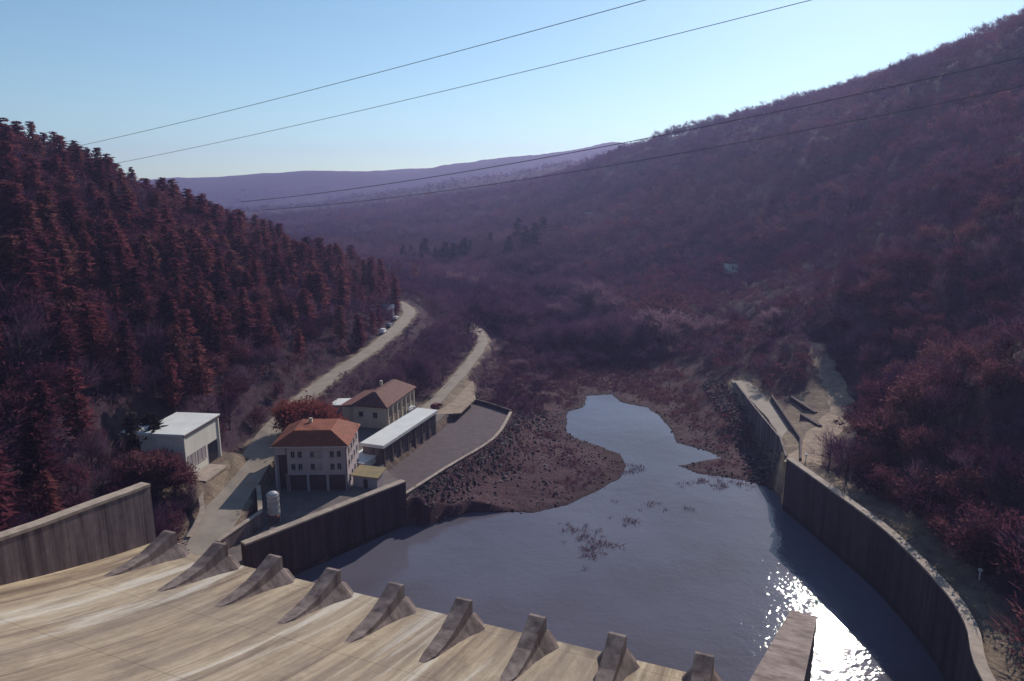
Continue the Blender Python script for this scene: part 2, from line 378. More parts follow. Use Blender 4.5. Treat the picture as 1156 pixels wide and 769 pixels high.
# control points of the bare ground: x, y, z
GP = [  # left slope
 (-68,118,10),(-70,137,12.5),(-72,150,14),(-68,170,14),(-68,190,14),(-64,215,15),(-60,260,17),(-56,320,19),(-66,352,20),
 (-80,108,19),(-86,95,23),(-95,85,28),(-95,125,27),(-100,150,33),(-130,180,53),(-95,190,33),(-88,230,32),(-160,230,76),(-140,270,65),(-146,300,58),(-105,300,38),(-127,370,39),(-92,370,30),(-96,430,21),(-78,455,11),
 (-120,100,48),(-170,180,80),(-240,240,92),(-300,330,80),(-250,480,45),(-180,480,28),(-200,600,22),(-120,20,60),(-200,60,95),
 # powerhouse flat, bank between the roads, valley floor
 (-50,150,6.5),(-35,180,6.5),(-25,205,6.5),(-50,210,10),(-42,240,11),(-38,280,12),(-32,320,11),(-25,240,8),(-22,340,9),(-35,370,11),(-48,400,11),
 (-5,225,4),(0,260,3),(5,300,2.5),(10,350,2),(20,300,1.5),(40,290,1.2),(30,260,.8),(55,240,1.2),(60,290,3),(28,380,2.5),(10,480,3.5),(-57,583,6),(-118,740,9),(-20,430,6),(-50,480,7),(-40,660,9),
 # right slope
 (70,75,12),(75,100,13),(72,130,12),(74,150,11),(68,160,10),(73,175,9.6),(75,195,9.4),(75,225,8.5),(87,184,10.5),(92,200,12),(104,242,22),(85,235,13),(80,270,9),(66,300,4),
 (90,110,21),(102,138,36),(96,165,21),(110,190,28),(120,75,42),(136,230,46),(150,150,62),(183,260,76),(190,330,76),(139,300,38),(199,440,80),(283,420,156),(300,300,150),(340,420,185),(287,470,155),(280,560,146),(261,680,144),(186,850,131),(135,1000,112),
 (73,480,19),(105,700,56),(139,380,31),(188,530,82),(60,380,7),(50,430,7),(95,340,16),(100,20,20),(180,60,80),(260,160,150),
 (420,620,190),(450,900,180),(350,1100,150),
 # far side of the valley and the ridges
 (-28,583,11),(10,640,24),(-20,900,32),(-26,1200,68),(-195,1000,26),(-365,1300,28),(91,1200,90),(-150,800,12),(-300,900,12),(-450,1100,15),
 (40,1500,114),(-143,1500,87),(-327,1500,57),(-513,1500,32),(197,1500,141),(-700,1600,25),
 (-900,2000,15),(-400,2000,25),(0,2000,45),(400,2000,110),(-1900,2600,95),(-1200,2600,103),(-721,2600,134),(-57,2600,173),(351,2600,240),(900,2600,255),(2000,2600,255),
 (-1000,800,110),(-2500,500,130),(900,1500,220),(2500,2500,240),(2500,500,220),(-3000,3500,90),(3000,3500,230),(0,3600,160),(-3000,-300,130),(3000,-300,220),(0,-300,40),(-60,40,40),(60,10,30)]
GP = np.array(GP, float)
def rbf_fit(P):
    x, y = P[:, 0], P[:, 1]; D = np.hypot(x[:, None]-x, y[:, None]-y); n = len(P)
    A = np.zeros((n+3, n+3)); A[:n, :n] = D; A[:n, n] = 1; A[:n, n+1] = x/1000; A[:n, n+2] = y/1000; A[n:, :n] = A[:n, n:].T
    A[:n, :n] -= np.eye(n) * 1.0
    return np.linalg.solve(A, np.r_[P[:, 2], 0, 0, 0])
def axis(lo, hi, f0, f1, step, gr):
    c = list(np.arange(f0, f1 + 1e-6, step)); s = step; a = f0
    left = []
    while a > lo: s *= gr; a -= s; left.append(a)
    s = step; a = f1; right = []
    while a < hi: s *= gr; a += s; right.append(a)
    return np.array(left[::-1] + c + right)
GX = axis(-3000, 3000, -80, 112, .95, 1.05); GY = axis(-350, 3500, 60, 300, .95, 1.04)
X, Y = np.meshgrid(GX, GY)
W_ = rbf_fit(GP); Z = np.zeros_like(X)
for i in range(len(GY)):
    Z[i] = np.hypot(GX[:, None]-GP[:, 0], GY[i]-GP[:, 1]) @ W_[:-3] + W_[-3] + W_[-2]*GX/1000 + W_[-1]*GY[i]/1000
dist = np.hypot(X, Y)
amp = np.clip((Z - 5) / 30, 0, 1)
Z += amp * (fbm(X/60, Y/60, 3, 4) * 13 + fbm(X/14, Y/14, 11, 3) * 2.2) + fbm(X/4, Y/4, 21, 3) * .5 * sstep(3, 12, Z)
Z += sstep(1100, 2000, dist) * (fbm(X/400, Y/400, 31, 5) * 24 + fbm(X/90, Y/90, 35, 3) * 10)
Z = np.minimum(Z, 262)
# shore
dP = sdf(POOL, X, Y); dR = sdf(RBANK, X, Y); dY = sdf(YARD, X, Y)
rough = fbm(X/2.2, Y/2.2, 41, 4) * 1.15 + fbm(X/9, Y/9, 45, 3) * .9
shore = np.where(dP > 0, .10 + .055*np.minimum(dP, 14) + np.clip(dP-14, 0, 60)*.02 + rough * sstep(-1, 3, dP) * .6, -np.minimum(-dP*.35, 2.5) + rough*.25)
flat = 1 - sstep(6, 26, dP)
left_bank = sstep(-9, 3, X) * 1.0                 # the powerhouse bank rises more steeply than the bars
flat = np.where(dP > 0, flat * (.15 + .85*left_bank), 1)
Zs = Z * (1-flat) + shore * flat
# rocky bank below the curb
Z = np.where(dR > 0, Zs, np.where(dP < 0, Zs, Z))
river = sstep(0, 1, 1) * 0
# small islands in the pool
for (u, v, r_, h) in ((808, 545, 1.5, .4), (790, 533, 1.3, .4), (826, 552, 1.2, .35), (836, 545, 1.0, .4), (775, 548, .8, .3), (760, 556, .6, .25), (845, 556, .8, .3), (716, 528, .8, .3)):
    c = at(u, v, 0); d = np.hypot((X-c.x)/1.5, Y-c.y) + fbm(X/.9, Y/.9, int(u), 3)*3.4
    Z = np.maximum(Z, np.where(d < r_*2.5, h*(1-(d/r_)**2) , -9))
def carve(line, halfw, blend, dz=0.0):
    global Z
    lx = [p[0] for p in line]; ly = [p[1] for p in line]; m_ = halfw + blend + 4
    jx = slice(np.searchsorted(GX, min(lx)-m_), np.searchsorted(GX, max(lx)+m_)); jy = slice(np.searchsorted(GY, min(ly)-m_), np.searchsorted(GY, max(ly)+m_))
    d, z, _ = pline(line, X[jy, jx], Y[jy, jx])
    k = 1 - sstep(halfw, halfw + blend, d)
    Z[jy, jx] = Z[jy, jx]*(1-k) + (z+dz)*k
def level(poly, z, blend):
    global Z
    k = 1 - sstep(0, blend, sdf(poly, X, Y)); Z = Z*(1-k) + z*k
carve(CAUSEWAY, 2.6, 1.6, -.15); carve(TRACK, 4.2, 6.0, -.12)
carve(ROAD1, 5.0, 6.0, -.18)
level(YARD, 6.38, .9)
level(PAD, 6.4, 1.2)
carve(ROAD2, 2.8, 3.0, -.18)
CURB = smooth_line([at(455, 560, 5.6), at(505, 528, 5.6), at(559, 494.5, 5.6), at(578, 465, 5.6)], 4)
carve([p + Vector((1.5, -1.3, 0)) for p in CURB], 1.4, 4.5, -.35)
level(APRON, 4.3, .5)
WHITE_PAD = [(-70, 131), (-63.5, 131), (-62.6, 152), (-84, 154), (-84, 135)]
level(WHITE_PAD, 11.9, 3)
kc = 1 - sstep(0, 1.0, sdf(CHUTE, X, Y)); Z = Z*(1-kc) + (-3)*kc
ON_BANK = (dR < 0)
strip = [(p.x + 1.9, p.y) for p in RW] + [(p.x + 6, p.y) for p in RW[::-1]]
level(strip, 11.3, 1.2)
Z = np.where((dP < -.1) & (dR > 0), np.minimum(Z, np.maximum(shore, -3)), Z)
d1, _, _ = pline(ROAD1, X, Y); d2, _, _ = pline(ROAD2, X, Y); d3, _, _ = pline(TRACK, X, Y); d4, _, _ = pline(CAUSEWAY, X, Y); dA = sdf(APRON, X, Y); dW = sdf(WHITE_PAD, X, Y); dS = sdf(strip, X, Y)
TERRACE = [tuple(at(u, v, 10)[:2]) for u, v in ((886, 520), (905, 527), (958, 500), (964, 470), (946, 442), (922, 438), (914, 444), (893, 448), (880, 462), (897, 495))]
dT = sdf(TERRACE, X, Y)
gravel = np.clip((1 - sstep(3, 7, Z)) * (1 - sstep(60, 130, dP)), 0, 1)
bare = np.maximum.reduce([1 - sstep(3.0, 4.6, d1 - 1.2*(Y < 165) + fbm(X/3, Y/3, 61, 3)*4), 1 - sstep(-.5, 1.5, sdf(PAD, X, Y)), 1 - sstep(2.2, 4, d2 + fbm(X/3, Y/3, 62, 3)*3), .9*(1 - sstep(2, 4.5, d3 + fbm(X/3, Y/3, 63, 3)*5)), 1 - sstep(3, 6, d4 + fbm(X/3, Y/3, 64, 3)*3), (1 - sstep(0, 2.5, dS + fbm(X/2, Y/2, 65, 3)*2.5))*.9, .85*(1 - sstep(-2, 1.5, dT + fbm(X/3, Y/3, 66, 3)*4)), .7*(1 - sstep(0, 3, dW)), .6*(1 - sstep(0, 2, dY))])
DFREE = np.minimum.reduce([dT - 2.5, d1 - 4.4, d2 - 3.2, d3 - 2.6, d4 - 3.4, np.where(dP < 0, -1, dP - 2), dA - 1.5, dY - .5, sdf(PAD, X, Y) - .3, dW - 1, dS - .5, sdf(CHUTE, X, Y) - 4])
def gridsample(G, x, y):
    i = np.clip(np.searchsorted(GX, x) - 1, 0, len(GX)-2); j = np.clip(np.searchsorted(GY, y) - 1, 0, len(GY)-2)
    fx = (x-GX[i])/(GX[i+1]-GX[i]); fy = (y-GY[j])/(GY[j+1]-GY[j])
    return (G[j, i]*(1-fx)+G[j, i+1]*fx)*(1-fy) + (G[j+1, i]*(1-fx)+G[j+1, i+1]*fx)*fy
def ground_z(x, y): return float(gridsample(Z, np.array([x], float), np.array([y], float))[0])

# the ground: one sheet to beyond the horizon ridge
ny, nx = X.shape; idx = np.arange(nx*ny).reshape(ny, nx)
quads = np.stack([idx[:-1, :-1], idx[:-1, 1:], idx[1:, 1:], idx[1:, :-1]], -1).reshape(-1, 4)
me = bpy.data.meshes.new('ground'); me.vertices.add(nx*ny)
me.vertices.foreach_set('co', np.stack([X, Y, Z], -1).astype(np.float32).ravel())
me.loops.add(quads.size); me.loops.foreach_set('vertex_index', quads.astype(np.int32).ravel())
me.polygons.add(len(quads)); me.polygons.foreach_set('loop_start', np.arange(0, quads.size, 4, dtype=np.int32))
for k_, a_ in (('gravel', gravel), ('bare', np.clip(bare, 0, 1))):
    q_ = me.attributes.new(k_, 'FLOAT', 'POINT'); q_.data.foreach_set('value', a_.astype(np.float32).ravel())
me.update(calc_edges=True); me.polygons.foreach_set('use_smooth', np.ones(len(quads), bool)); me.materials.append(M['ground'])
tag(link('ground', me), kind='structure')

# water
b = MB(); b.add([(-75, 35, 0), (72, 35, 0), (72, 420, 0), (-75, 420, 0)], [(0, 1, 2, 3)])
tag(b.build('water', M['water']), kind='structure')

def ribbon(name, line, halfw, mat, jitter=.0, thick=.35):
    b = MB(); n = len(line); vs_ = []
    for i, p in enumerate(line):
        d = line[min(i+1, n-1)] - line[max(i-1, 0)]; d.z = 0; d.normalize(); s = Vector((-d.y, d.x, 0))
        hw_ = halfw(p) if callable(halfw) else halfw; hl = hw_ + random.uniform(-jitter, jitter); hr = hw_ + random.uniform(-jitter, jitter)
        for o, z in ((s*hl, -thick), (s*hl, 0), (-s*hr, 0), (-s*hr, -thick)): vs_.append(p + o + Vector((0, 0, z)))
    fs = [(4*i+k, 4*i+k+1, 4*i+k+5, 4*i+k+4) for i in range(n-1) for k in range(3)]
    b.add(vs_, fs); o = b.build(name, mat); return tag(o, kind='structure')
ribbon('road', ROAD1, lambda p: 4.0 - 1.3*min(1, max(0, (p.y - 150)/50)), M['road'], .25)
ribbon('service_road', ROAD2, 2.1, M['road'], .3)
ribbon('dirt_path', TRACK, 3.1, M['dirt'], .8)
ribbon('causeway', CAUSEWAY, 2.7, M['road'], .3)
b = MB(); b.prism(YARD[:], 6.3, 6.5); tag(b.build('yard_pavement', M['yard']), kind='structure')
b = MB(); b.prism(PAD[::-1], 6.2, 6.55); tag(b.build('gravel_pad', M['dirt']), kind='structure')
b = MB(); b.prism(APRON[:], 4.2, 4.5); tag(b.build('tailrace_apron', M['apron']), kind='structure')

# ------------------------------------------------------------------ spillway
sp = thing('spillway', 'broad stained concrete spillway chute with a row of deflector teeth along its lip', 'spillway', (OX, OY, 0), -AZ)
b = MB(); qs = [2, 1, 0, -1.5, -3, -5, -8, -12, -16, -20, -25, -30, -36, -42, -50, -58, -66, -74, -80]; ss = np.linspace(-6.5, 89.6, 49)
vs_ = [(s, q, float(chute_z(np.array(q)))) for q in qs for s in ss]; ns = len(ss)
fs = [(j*ns+i, j*ns+i+1, (j+1)*ns+i+1, (j+1)*ns+i)[::-1] for j in range(len(qs)-1) for i in range(ns-1)]
nb = len(vs_); vs_ += [(s, 2, -3) for s in ss] + [(s, -80, -3) for s in ss]
fs += [(i, i+1, nb+i+1, nb+i) for i in range(ns-1)] + [((len(qs)-1)*ns+i+1, (len(qs)-1)*ns+i, nb+ns+i, nb+ns+i+1) for i in range(ns-1)]
b.add(vs_, fs); b.build('chute_floor', M['chute'], sp, smooth=False)
for k in range(9):
    s0 = 10.07 * k * .998; b = MB()
    # a ramp that rises to the lip: narrow top, steep right side, flared skirt below
    prof = [(-11.5, -.05, .2, .3), (-9.2, .28, .8, .9), (-7, .75, .92, 1.1), (-4.5, 1.5, .96, 1.35), (-2.2, 2.6, 1.0, 1.9), (0, 3.8, 1.05, 2.7), (.6, 3.8, 1.05, 2.8)]
    vv = []
    for q, h, wt, wb in prof:
        z0 = float(chute_z(np.array(q))); hm = h*(.2 + .3*max(0, q + 9)/9.6)
        vv += [(s0-wb, q, z0-.6), (s0-wt-.15, q, z0+hm), (s0-wt, q, z0+h), (s0+wt, q, z0+h), (s0+wt+.04, q, z0+hm), (s0+wb+.5, q, z0-.6)]
    ff = [(6*i+j, 6*i+(j+1) % 6, 6*(i+1)+(j+1) % 6, 6*(i+1)+j) for i in range(len(prof)-1) for j in range(6)]
    ff += [(0, 1, 2, 3, 4, 5)[::-1]]
    # downstream end drops almost sheer to the lip
    e0 = 6*(len(prof)-1); z0 = 14.5
    nb = len(vv); vv += [(s0-2.6, 2.3, z0-1.5), (s0-1.2, 1.5, z0+1.6), (s0+1.2, 1.5, z0+1.6), (s0+3.0, 2.3, z0-1.5)]
    ff += [(e0+0, e0+1, nb+1, nb), (e0+1, e0+2, e0+3, e0+4, nb+2, nb+1), (e0+4, e0+5, nb+3, nb+2), (nb, nb+1, nb+2, nb+3), (e0+5, e0, nb, nb+3)]
    b.add(vv, ff); b.build('deflector_tooth', M['tooth'], sp, bevel=.06)

def long_wall(name, label, pts, ztop, zbot, thick, mat, cop=True, cop_mat='coping', cop_w=.2, cop_h=.35, joints=True):
    # pts: plan line of the visible face; the wall thickens to the left of its direction
    n = len(pts); zt = ztop if hasattr(ztop, '__len__') else [ztop]*n
    o = thing(name, label, 'wall', (pts[0][0], pts[0][1], zbot)); ox, oy = pts[0][0], pts[0][1]
    def off(i, w):
        d = Vector((pts[min(i+1, n-1)][0]-pts[max(i-1, 0)][0], pts[min(i+1, n-1)][1]-pts[max(i-1, 0)][1])); d.normalize()
        return (pts[i][0]-ox - d.y*w, pts[i][1]-oy + d.x*w)
    def strip_mesh(w0, w1, z0s, z1s):
        b = MB(); v = []
        for i in range(n):
            a = off(i, w0); c = off(i, w1); v += [(*a, z0s[i]), (*a, z1s[i]), (*c, z1s[i]), (*c, z0s[i])]
        f = [(4*i+j, 4*i+(j+1) % 4, 4*(i+1)+(j+1) % 4, 4*(i+1)+j) for i in range(n-1) for j in range(4)] + [(3, 2, 1, 0), (4*n-4, 4*n-3, 4*n-2, 4*n-1)]
        b.add(v, f); return b
    strip_mesh(0, thick, [0]*n, [z-zbot-(cop_h if cop else 0) for z in zt]).build('wall_body', mat, o)
    body = [c for c in o.children][-1]; acc = [0.0]
    for i in range(1, n): acc.append(acc[-1] + math.hypot(pts[i][0]-pts[i-1][0], pts[i][1]-pts[i-1][1]))
    ra = body.data.attributes.new('run', 'FLOAT', 'POINT'); ra.data.foreach_set('value', np.repeat(np.array(acc, dtype=np.float32), 4))
    if cop: strip_mesh(-cop_w, thick+cop_w, [z-zbot-cop_h for z in zt], [z-zbot for z in zt]).build('coping', M[cop_mat], o, bevel=.04)
    return o, off
# left training wall of the chute
qs_ = [3.2, -1, -5, -10, -14, -19, -24, -32, -42, -54, -66, -80]; zt_ = [24.3, 24.55, 24.9, 25.25, 25.5, 26.0, 26.6, 28.2, 31, 36, 42, 50]
pl_ = [sq(-6.5, q) for q in qs_]
long_wall('training_wall', 'streaked grey concrete training wall rising along the far left side of the chute', [(p.x, p.y) for p in pl_][::-1], zt_[::-1], -3, 1.7, M['wall'], cop_w=.12, cop_h=.5)
# right pier
pt_ = [at(893, 689, 23.6) + Vector((-.442, -.897, 0))*d for d in (0, 10, 22, 36, 52, 70, 88)]
long_wall('pier_wall', 'thick sloping concrete pier wall standing in front of the sun glint on the water', [(p.x, p.y) for p in pt_], [23.6 + .465*d for d in (0, 10, 22, 36, 52, 70, 88)], -3, 2.7, M['wall'], cop_mat='tooth', cop_w=.05, cop_h=.5)
# basin walls
a_, b_ = BW; d_ = (b_-a_).normalized()
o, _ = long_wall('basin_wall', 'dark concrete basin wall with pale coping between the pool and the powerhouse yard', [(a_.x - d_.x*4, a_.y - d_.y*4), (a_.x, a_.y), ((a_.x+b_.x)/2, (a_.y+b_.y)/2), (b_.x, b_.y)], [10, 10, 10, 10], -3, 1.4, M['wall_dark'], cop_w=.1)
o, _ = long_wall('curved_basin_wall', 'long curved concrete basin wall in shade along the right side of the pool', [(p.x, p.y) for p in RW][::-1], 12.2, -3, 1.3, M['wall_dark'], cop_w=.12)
p0, p1, p2 = at(247, 611, 9.2), at(296, 577, 9.8), at(297, 548, 9.8)
o, _ = long_wall('retaining_wall', 'short concrete retaining wall with thin pale coping beside the road above the tank', [(p0.x, p0.y), ((p0.x+p1.x)/2, (p0.y+p1.y)/2), (p1.x, p1.y), (p2.x-.6, p2.y)], [9.2, 9.5, 9.8, 9.9], 3, .7, M['wall'], cop_w=.1, cop_h=.25)
# curb round the apron
cp = [at(455, 560, 5.6), at(505, 528, 5.6), at(559, 494.5, 5.6), at(578, 465, 5.6)]
cp = smooth_line(cp, 4)
o, _ = long_wall('curb_wall', 'low pale curb wall edging the grey tailrace apron above the rocks', [(p.x, p.y) for p in cp], 5.7, 2, .7, M['wall'], cop_w=.08, cop_h=.25)
cp = [at(535, 449, 6), at(556, 455, 6), at(577, 462, 6)]
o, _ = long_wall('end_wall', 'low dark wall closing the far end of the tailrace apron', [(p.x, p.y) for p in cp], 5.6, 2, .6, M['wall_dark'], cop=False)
# wall of the causeway above the riprap, and the low walls of the terrace by the dirt path
cp = [at(886, 517, 9.6), at(880, 496, 9.6), at(851, 461, 9.4), at(829, 432, 9.2)]
long_wall('causeway_wall', 'low concrete edge wall of the causeway above the dark riprap', [(p.x, p.y) for p in cp][::-1], [9.6, 9.8, 10, 10.2][::1], 3, .5, M['wall'], cop=False)
cp = [at(905, 520, 10.4), at(905, 497, 10.4), at(872, 448, 10)]
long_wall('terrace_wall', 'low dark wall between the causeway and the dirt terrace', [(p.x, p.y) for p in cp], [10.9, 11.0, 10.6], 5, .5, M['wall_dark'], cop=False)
for (u0, v0, u1, v1, lab) in ((893, 448, 921, 466, 'upper dark concrete step wall at the edge of the dirt terrace'), (905, 468, 926, 481, 'lower dark concrete step wall at the edge of the dirt terrace')):
    p, q = at(u0, v0, 10.5), at(u1, v1, 10.5)
    o = thing('step_wall', lab, 'wall', (p.x, p.y, 8.5), math.atan2(q.y-p.y, q.x-p.x)); L = (q-p).length
    MB().box(0, L, -.5, .5, 0, 2.25).build('wall_body', M['wall_dark'], o, bevel=.05)

# ------------------------------------------------------------------ buildings
def window(par, mb_pos, w, h, axis, name='window', glass=None):
    # a framed pane proud of the wall; axis 'x' lies in a wall facing -y, 'y' in a wall facing +x
    x, y, z = mb_pos
    f = MB(); t = .09
    if axis == 'x':
        for bx in ((x-w/2, x+w/2, z, z+t), (x-w/2, x+w/2, z+h-t, z+h), (x-w/2, x-w/2+t, z+t, z+h-t), (x+w/2-t, x+w/2, z+t, z+h-t), (x-.03, x+.03, z+t, z+h-t)):
            f.box(bx[0], bx[1], y-.10, y-.004, bx[2], bx[3])
        p = MB().box(x-w/2+t, x+w/2-t, y-.05, y-.006, z+t, z+h-t)
    else:
        for by in ((y-w/2, y+w/2, z, z+t), (y-w/2, y+w/2, z+h-t, z+h), (y-w/2, y-w/2+t, z+t, z+h-t), (y+w/2-t, y+w/2, z+t, z+h-t), (y-.03, y+.03, z+t, z+h-t)):
            f.box(x+.004, x+.10, by[0], by[1], by[2], by[3])
        p = MB().box(x+.006, x+.05, y-w/2+t, y+w/2-t, z+t, z+h-t)
    fo = f.build(name, M['frame'], par); p.build('pane', glass or M['glass'], fo)
    sl = MB()
    if axis == 'x': sl.box(x-w/2-.1, x+w/2+.1, y-.2, y-.005, z-.1, z-.003)
    else: sl.box(x+.005, x+.2, y-w/2-.1, y+w/2+.1, z-.1, z-.003)
    sl.build('sill', M['coping'], fo); return fo

def hip_roof(name, par, x0, x1, y0, y1, z, rise, inset_x, inset_y, mat, over=.5, th=.22):
    b = MB(); x0 -= over; x1 += over; y0 -= over; y1 += over
    b.add([(x0,y0,z),(x1,y0,z),(x1,y1,z),(x0,y1,z),(x0,y0,z+th),(x1,y0,z+th),(x1,y1,z+th),(x0,y1,z+th),
           (x0+inset_x,y0+inset_y,z+rise),(x1-inset_x,y0+inset_y,z+rise),(x1-inset_x,y1-inset_y,z+rise),(x0+inset_x,y1-inset_y,z+rise)],
          [(3,2,1,0),(0,1,5,4),(1,2,6,5),(2,3,7,6),(3,0,4,7),(4,5,9,8),(5,6,10,9),(6,7,11,10),(7,4,8,11),(8,9,10,11)])
    return b.build(name, mat, par)

# administration house with the hipped red roof
hw, hd = 15.4, 13.5
h = thing('powerhouse_building', 'three storey pale building with red hipped roof and rows of paired windows', 'building', (-43.1, 143.2, 6.5), R(2))
x0, x1 = -hw/2, hw/2
wall_m = MB(); wall_m.box(x0+2.5, x1, 0, hd, 3.9, 10.2); wall_m.box(x0, x0+2.5, 0, hd, 8.4, 10.2)
wall_m.box(x0+2.5, x1, .35, hd, 0, 3.9); wall_m.box(x0, x0+2.496, 1.4, hd-.01, 0, 8.4)
for xx in (x0, x0+2.3, x0+2.5+4.2, x0+2.5+8.4, x1-.5): wall_m.box(xx, xx+.45, -.05, .349, 0, 3.9 if xx > x0+1 else 8.4)
wall_m.box(x0+2.2, x1+.04, -.12, -.003, 3.85, 4.15)
wall_m.build('wall', M['lilac'], h)
for i in range(3):
    xa = x0 + 2.98 + i*4.2; MB().box(xa, xa+3.5, .27, .346, .1, 3.6).build('garage_door', M['dpanel'], h)
MB().box(x0+.5, x0+2.25, 1.33, 1.396, .1, 8.2).build('stair_glazing', M['dpanel'], h)
for zz in (4.95, 7.75):
    for i in range(3):
        for dx in (-.75, .75):
            window(h, (x0 + 4.7 + i*4.15 + dx, 0, zz), .95, 1.45, 'x', glass=M['frame'] if (i == 1 and dx > 0) else None)
for zz in (1.6, 4.95, 7.75):
    for yy in (2.2, 5.2, 8.2, 11.2): window(h, (x1, yy, zz), 1.2, 1.5, 'y')
rf = hip_roof('roof', h, x0, x1, 0, hd, 10.2, 2.7, 4.3, 3.4, M['tiles'], .6)
MB().box(-2, -1.3, 8, 8.7, 2.6+10.2, 13.9).build('chimney', M['cream'], rf)
MB().box(x0-.68, x1+.68, -.72, -.6, 10.22, 10.40).build('gutter', M['metal'], h)
for xx in (x0+2.62, x1-.12):
    m = MB(); m.tube([(xx, -.66, 10.2), (xx, -.2, 9.6), (xx, -.2, .2)], .07, 6); m.build('downpipe', M['dpanel'], h)

# second house with old tiles
A1, A2 = Vector((-34.2, 184.2)), Vector((-29.3, 204.5)); dv = (A2-A1).normalized(); ang = math.atan2(dv.y, dv.x) - math.pi/2
h = thing('workshop_building', 'low cream building with an old dark tiled roof beside the service road', 'building', (A1.x, A1.y, 6.5), ang)
L = (A2-A1).length
m = MB().box(-9.6, 0, 0, L, 0, 6.0); m.box(-14, -9.603, 2, L-4, 0, 4.9)
for k in range(7): m.box(.003, .35, .6+k*(L-1.6)/6, 1.0+k*(L-1.6)/6, 0, 5.6)
m.build('wall', M['cream'], h)
for k in range(6): window(h, (0, .8+(k+.5)*(L-1.6)/6, 2.6), 1.6, 2.2, 'y')
for k in range(2): window(h, (-3.2-k*4.2, 0, 3.0), 1.3, 1.5, 'x')
rf = hip_roof('roof', h, -9.6, 0, 0, L, 6.0, 3.2, 4.9, 4.0, M['tiles_old'], .6)
MB().box(-6.6, -5.9, 11, 11.7, 8.6, 10.3).build('chimney', M['cream'], rf)
b = MB(); b.add([(-14.6,1.4,4.9),(-9.597,1.4,5.8),(-9.597,L-3.4,5.8),(-14.6,L-3.4,4.9),(-14.6,1.4,5.1),(-9.597,1.4,5.98),(-9.597,L-3.4,5.98),(-14.6,L-3.4,5.1)], [(3,2,1,0),(4,5,6,7),(0,1,5,4),(1,2,6,5),(2,3,7,6),(3,0,4,7)])
b.build('lean_to_roof', M['tiles_old'], h)

# utility shed behind the first house
c = at(389, 474, 6.5)
h = thing('utility_shed', 'small grey utility shed with flat pale roof between the two red roofed buildings', 'shed', (c.x, c.y, 6.5), R(4))
MB().box(-3.4, 3.4, 0, 6, 0, 4.2).build('wall', M['lilac'], h); MB().box(-3.7, 3.7, -.3, 6.3, 4.2, 4.5).build('roof', M['membrane'], h)
MB().box(-2.6, -1.4, -.06, -.003, 0, 2.2).build('door', M['dpanel'], h)

# long gallery with the white flat roof
g0 = Vector((-30.4, 158.6)); g1 = Vector((-20.6, 186.2)); dv = (g1-g0).normalized(); ang = math.atan2(dv.y, dv.x) - math.pi/2; L = (g1-g0).length
h = thing('gallery_building', 'long low gallery with a bright white flat roof above the tailrace apron', 'building', (g0.x, g0.y, 4.3), ang)
m = MB().box(-5.7, -.3, .2, L-.2, 0, 6.2)
for k in range(8): m.box(-.297, -.05, .5+k*(L-1.4)/7, .9+k*(L-1.4)/7, 0, 6.2)
m.build('wall', M['wall'], h); MB().box(-6.1, .2, -.3, L+.2, 6.2, 7.0).build('roof', M['membrane'], h, bevel=.04)
for k in range(7): MB().box(-.298, -.22, 1.5+k*(L-1.4)/7, 3.7+k*(L-1.4)/7, 3.0, 5.2).build('window', M['glass'], h)
# low white annex in front of it
c = at(407, 528, 6.5)
h = thing('annex_slab', 'low white flat roofed annex between the red roofed building and the white gallery', 'building', (c.x-1.2, c.y-1.2, 6.5), ang)
MB().box(-2.4, 2.6, 0, 9.5, 0, 1.7).build('wall', M['white'], h); MB().box(-2.6, 2.8, -.2, 9.7, 1.7, 1.95).build('roof', M['membrane'], h)
MB().box(-.5, .5, -.06, -.003, 0, 1.5).build('door', M['dpanel'], h)
c = at(412, 553, 6.5)
h = thing('ochre_hut', 'small hut with an ochre sheet roof behind the end of the dark basin wall', 'hut', (c.x, c.y+1, 6.5), R(-16))
MB().box(-3.0, 2.8, 0, 3.6, 0, 2.6).build('wall', M['lilac'], h)
b = MB(); b.add([(-3.4,-.4,2.6),(3.2,-.4,2.6),(3.2,4,3.3),(-3.4,4,3.3),(-3.4,-.4,2.8),(3.2,-.4,2.8),(3.2,4,3.5),(-3.4,4,3.5)], [(3,2,1,0),(4,5,6,7),(0,1,5,4),(1,2,6,5),(2,3,7,6),(3,0,4,7)])
b.build('roof', M['yellow'], h)
MB().box(-.5, .5, -.06, -.003, 0, 2).build('door', M['dpanel'], h)

# white boxy building on the left slope
f0 = Vector((-67.0, 137.0)); f1 = Vector((-65.4, 150.4)); dv = (f1-f0).normalized(); ang = math.atan2(dv.y, dv.x) - math.pi/2; L = (f1-f0).length
h = thing('switchgear_building', 'white box shaped building with flat roof and large windows on the left slope', 'building', (f0.x, f0.y, 11.9), ang)
m = MB().box(-9.5, 0, 0, L, 0, 9.2)
m.box(.003, .25, -.05, .35, 0, 9.2); m.box(.003, .25, L-.35, L+.05, 0, 9.2)
m.build('wall', M['white'], h)
MB().box(-9.8, .5, -.35, L+.35, 9.2, 9.75).build('roof', M['membrane'], h, bevel=.05)
MB().box(.3, .52, -.36, L+.36, 9.16, 9.5).build('fascia', M['dpanel'], h)
for yy in (2.4, 6.2):
    window(h, (0, yy, 1.9), 3.1, 2.7, 'y', glass=M['frame'])
MB().box(.003, .12, 8.8, 12.4, .1, 4.4).build('garage_door', M['glass'], h)
MB().box(.2, 4.5, -.6, 8.2, -.3, .12).build('step_slab', M['coping'], h)
h = thing('annex_building', 'low annex with pale flat roof half hidden by trees left of the white building', 'building', tuple(at(155, 512, 14)[:2]) + (13.5,), ang)
MB().box(-4, 5, 0, 9, -3, 4.6).build('wall', M['white'], h); MB().box(-4.3, 5.3, -.3, 9.3, 4.6, 4.95).build('roof', M['membrane'], h)
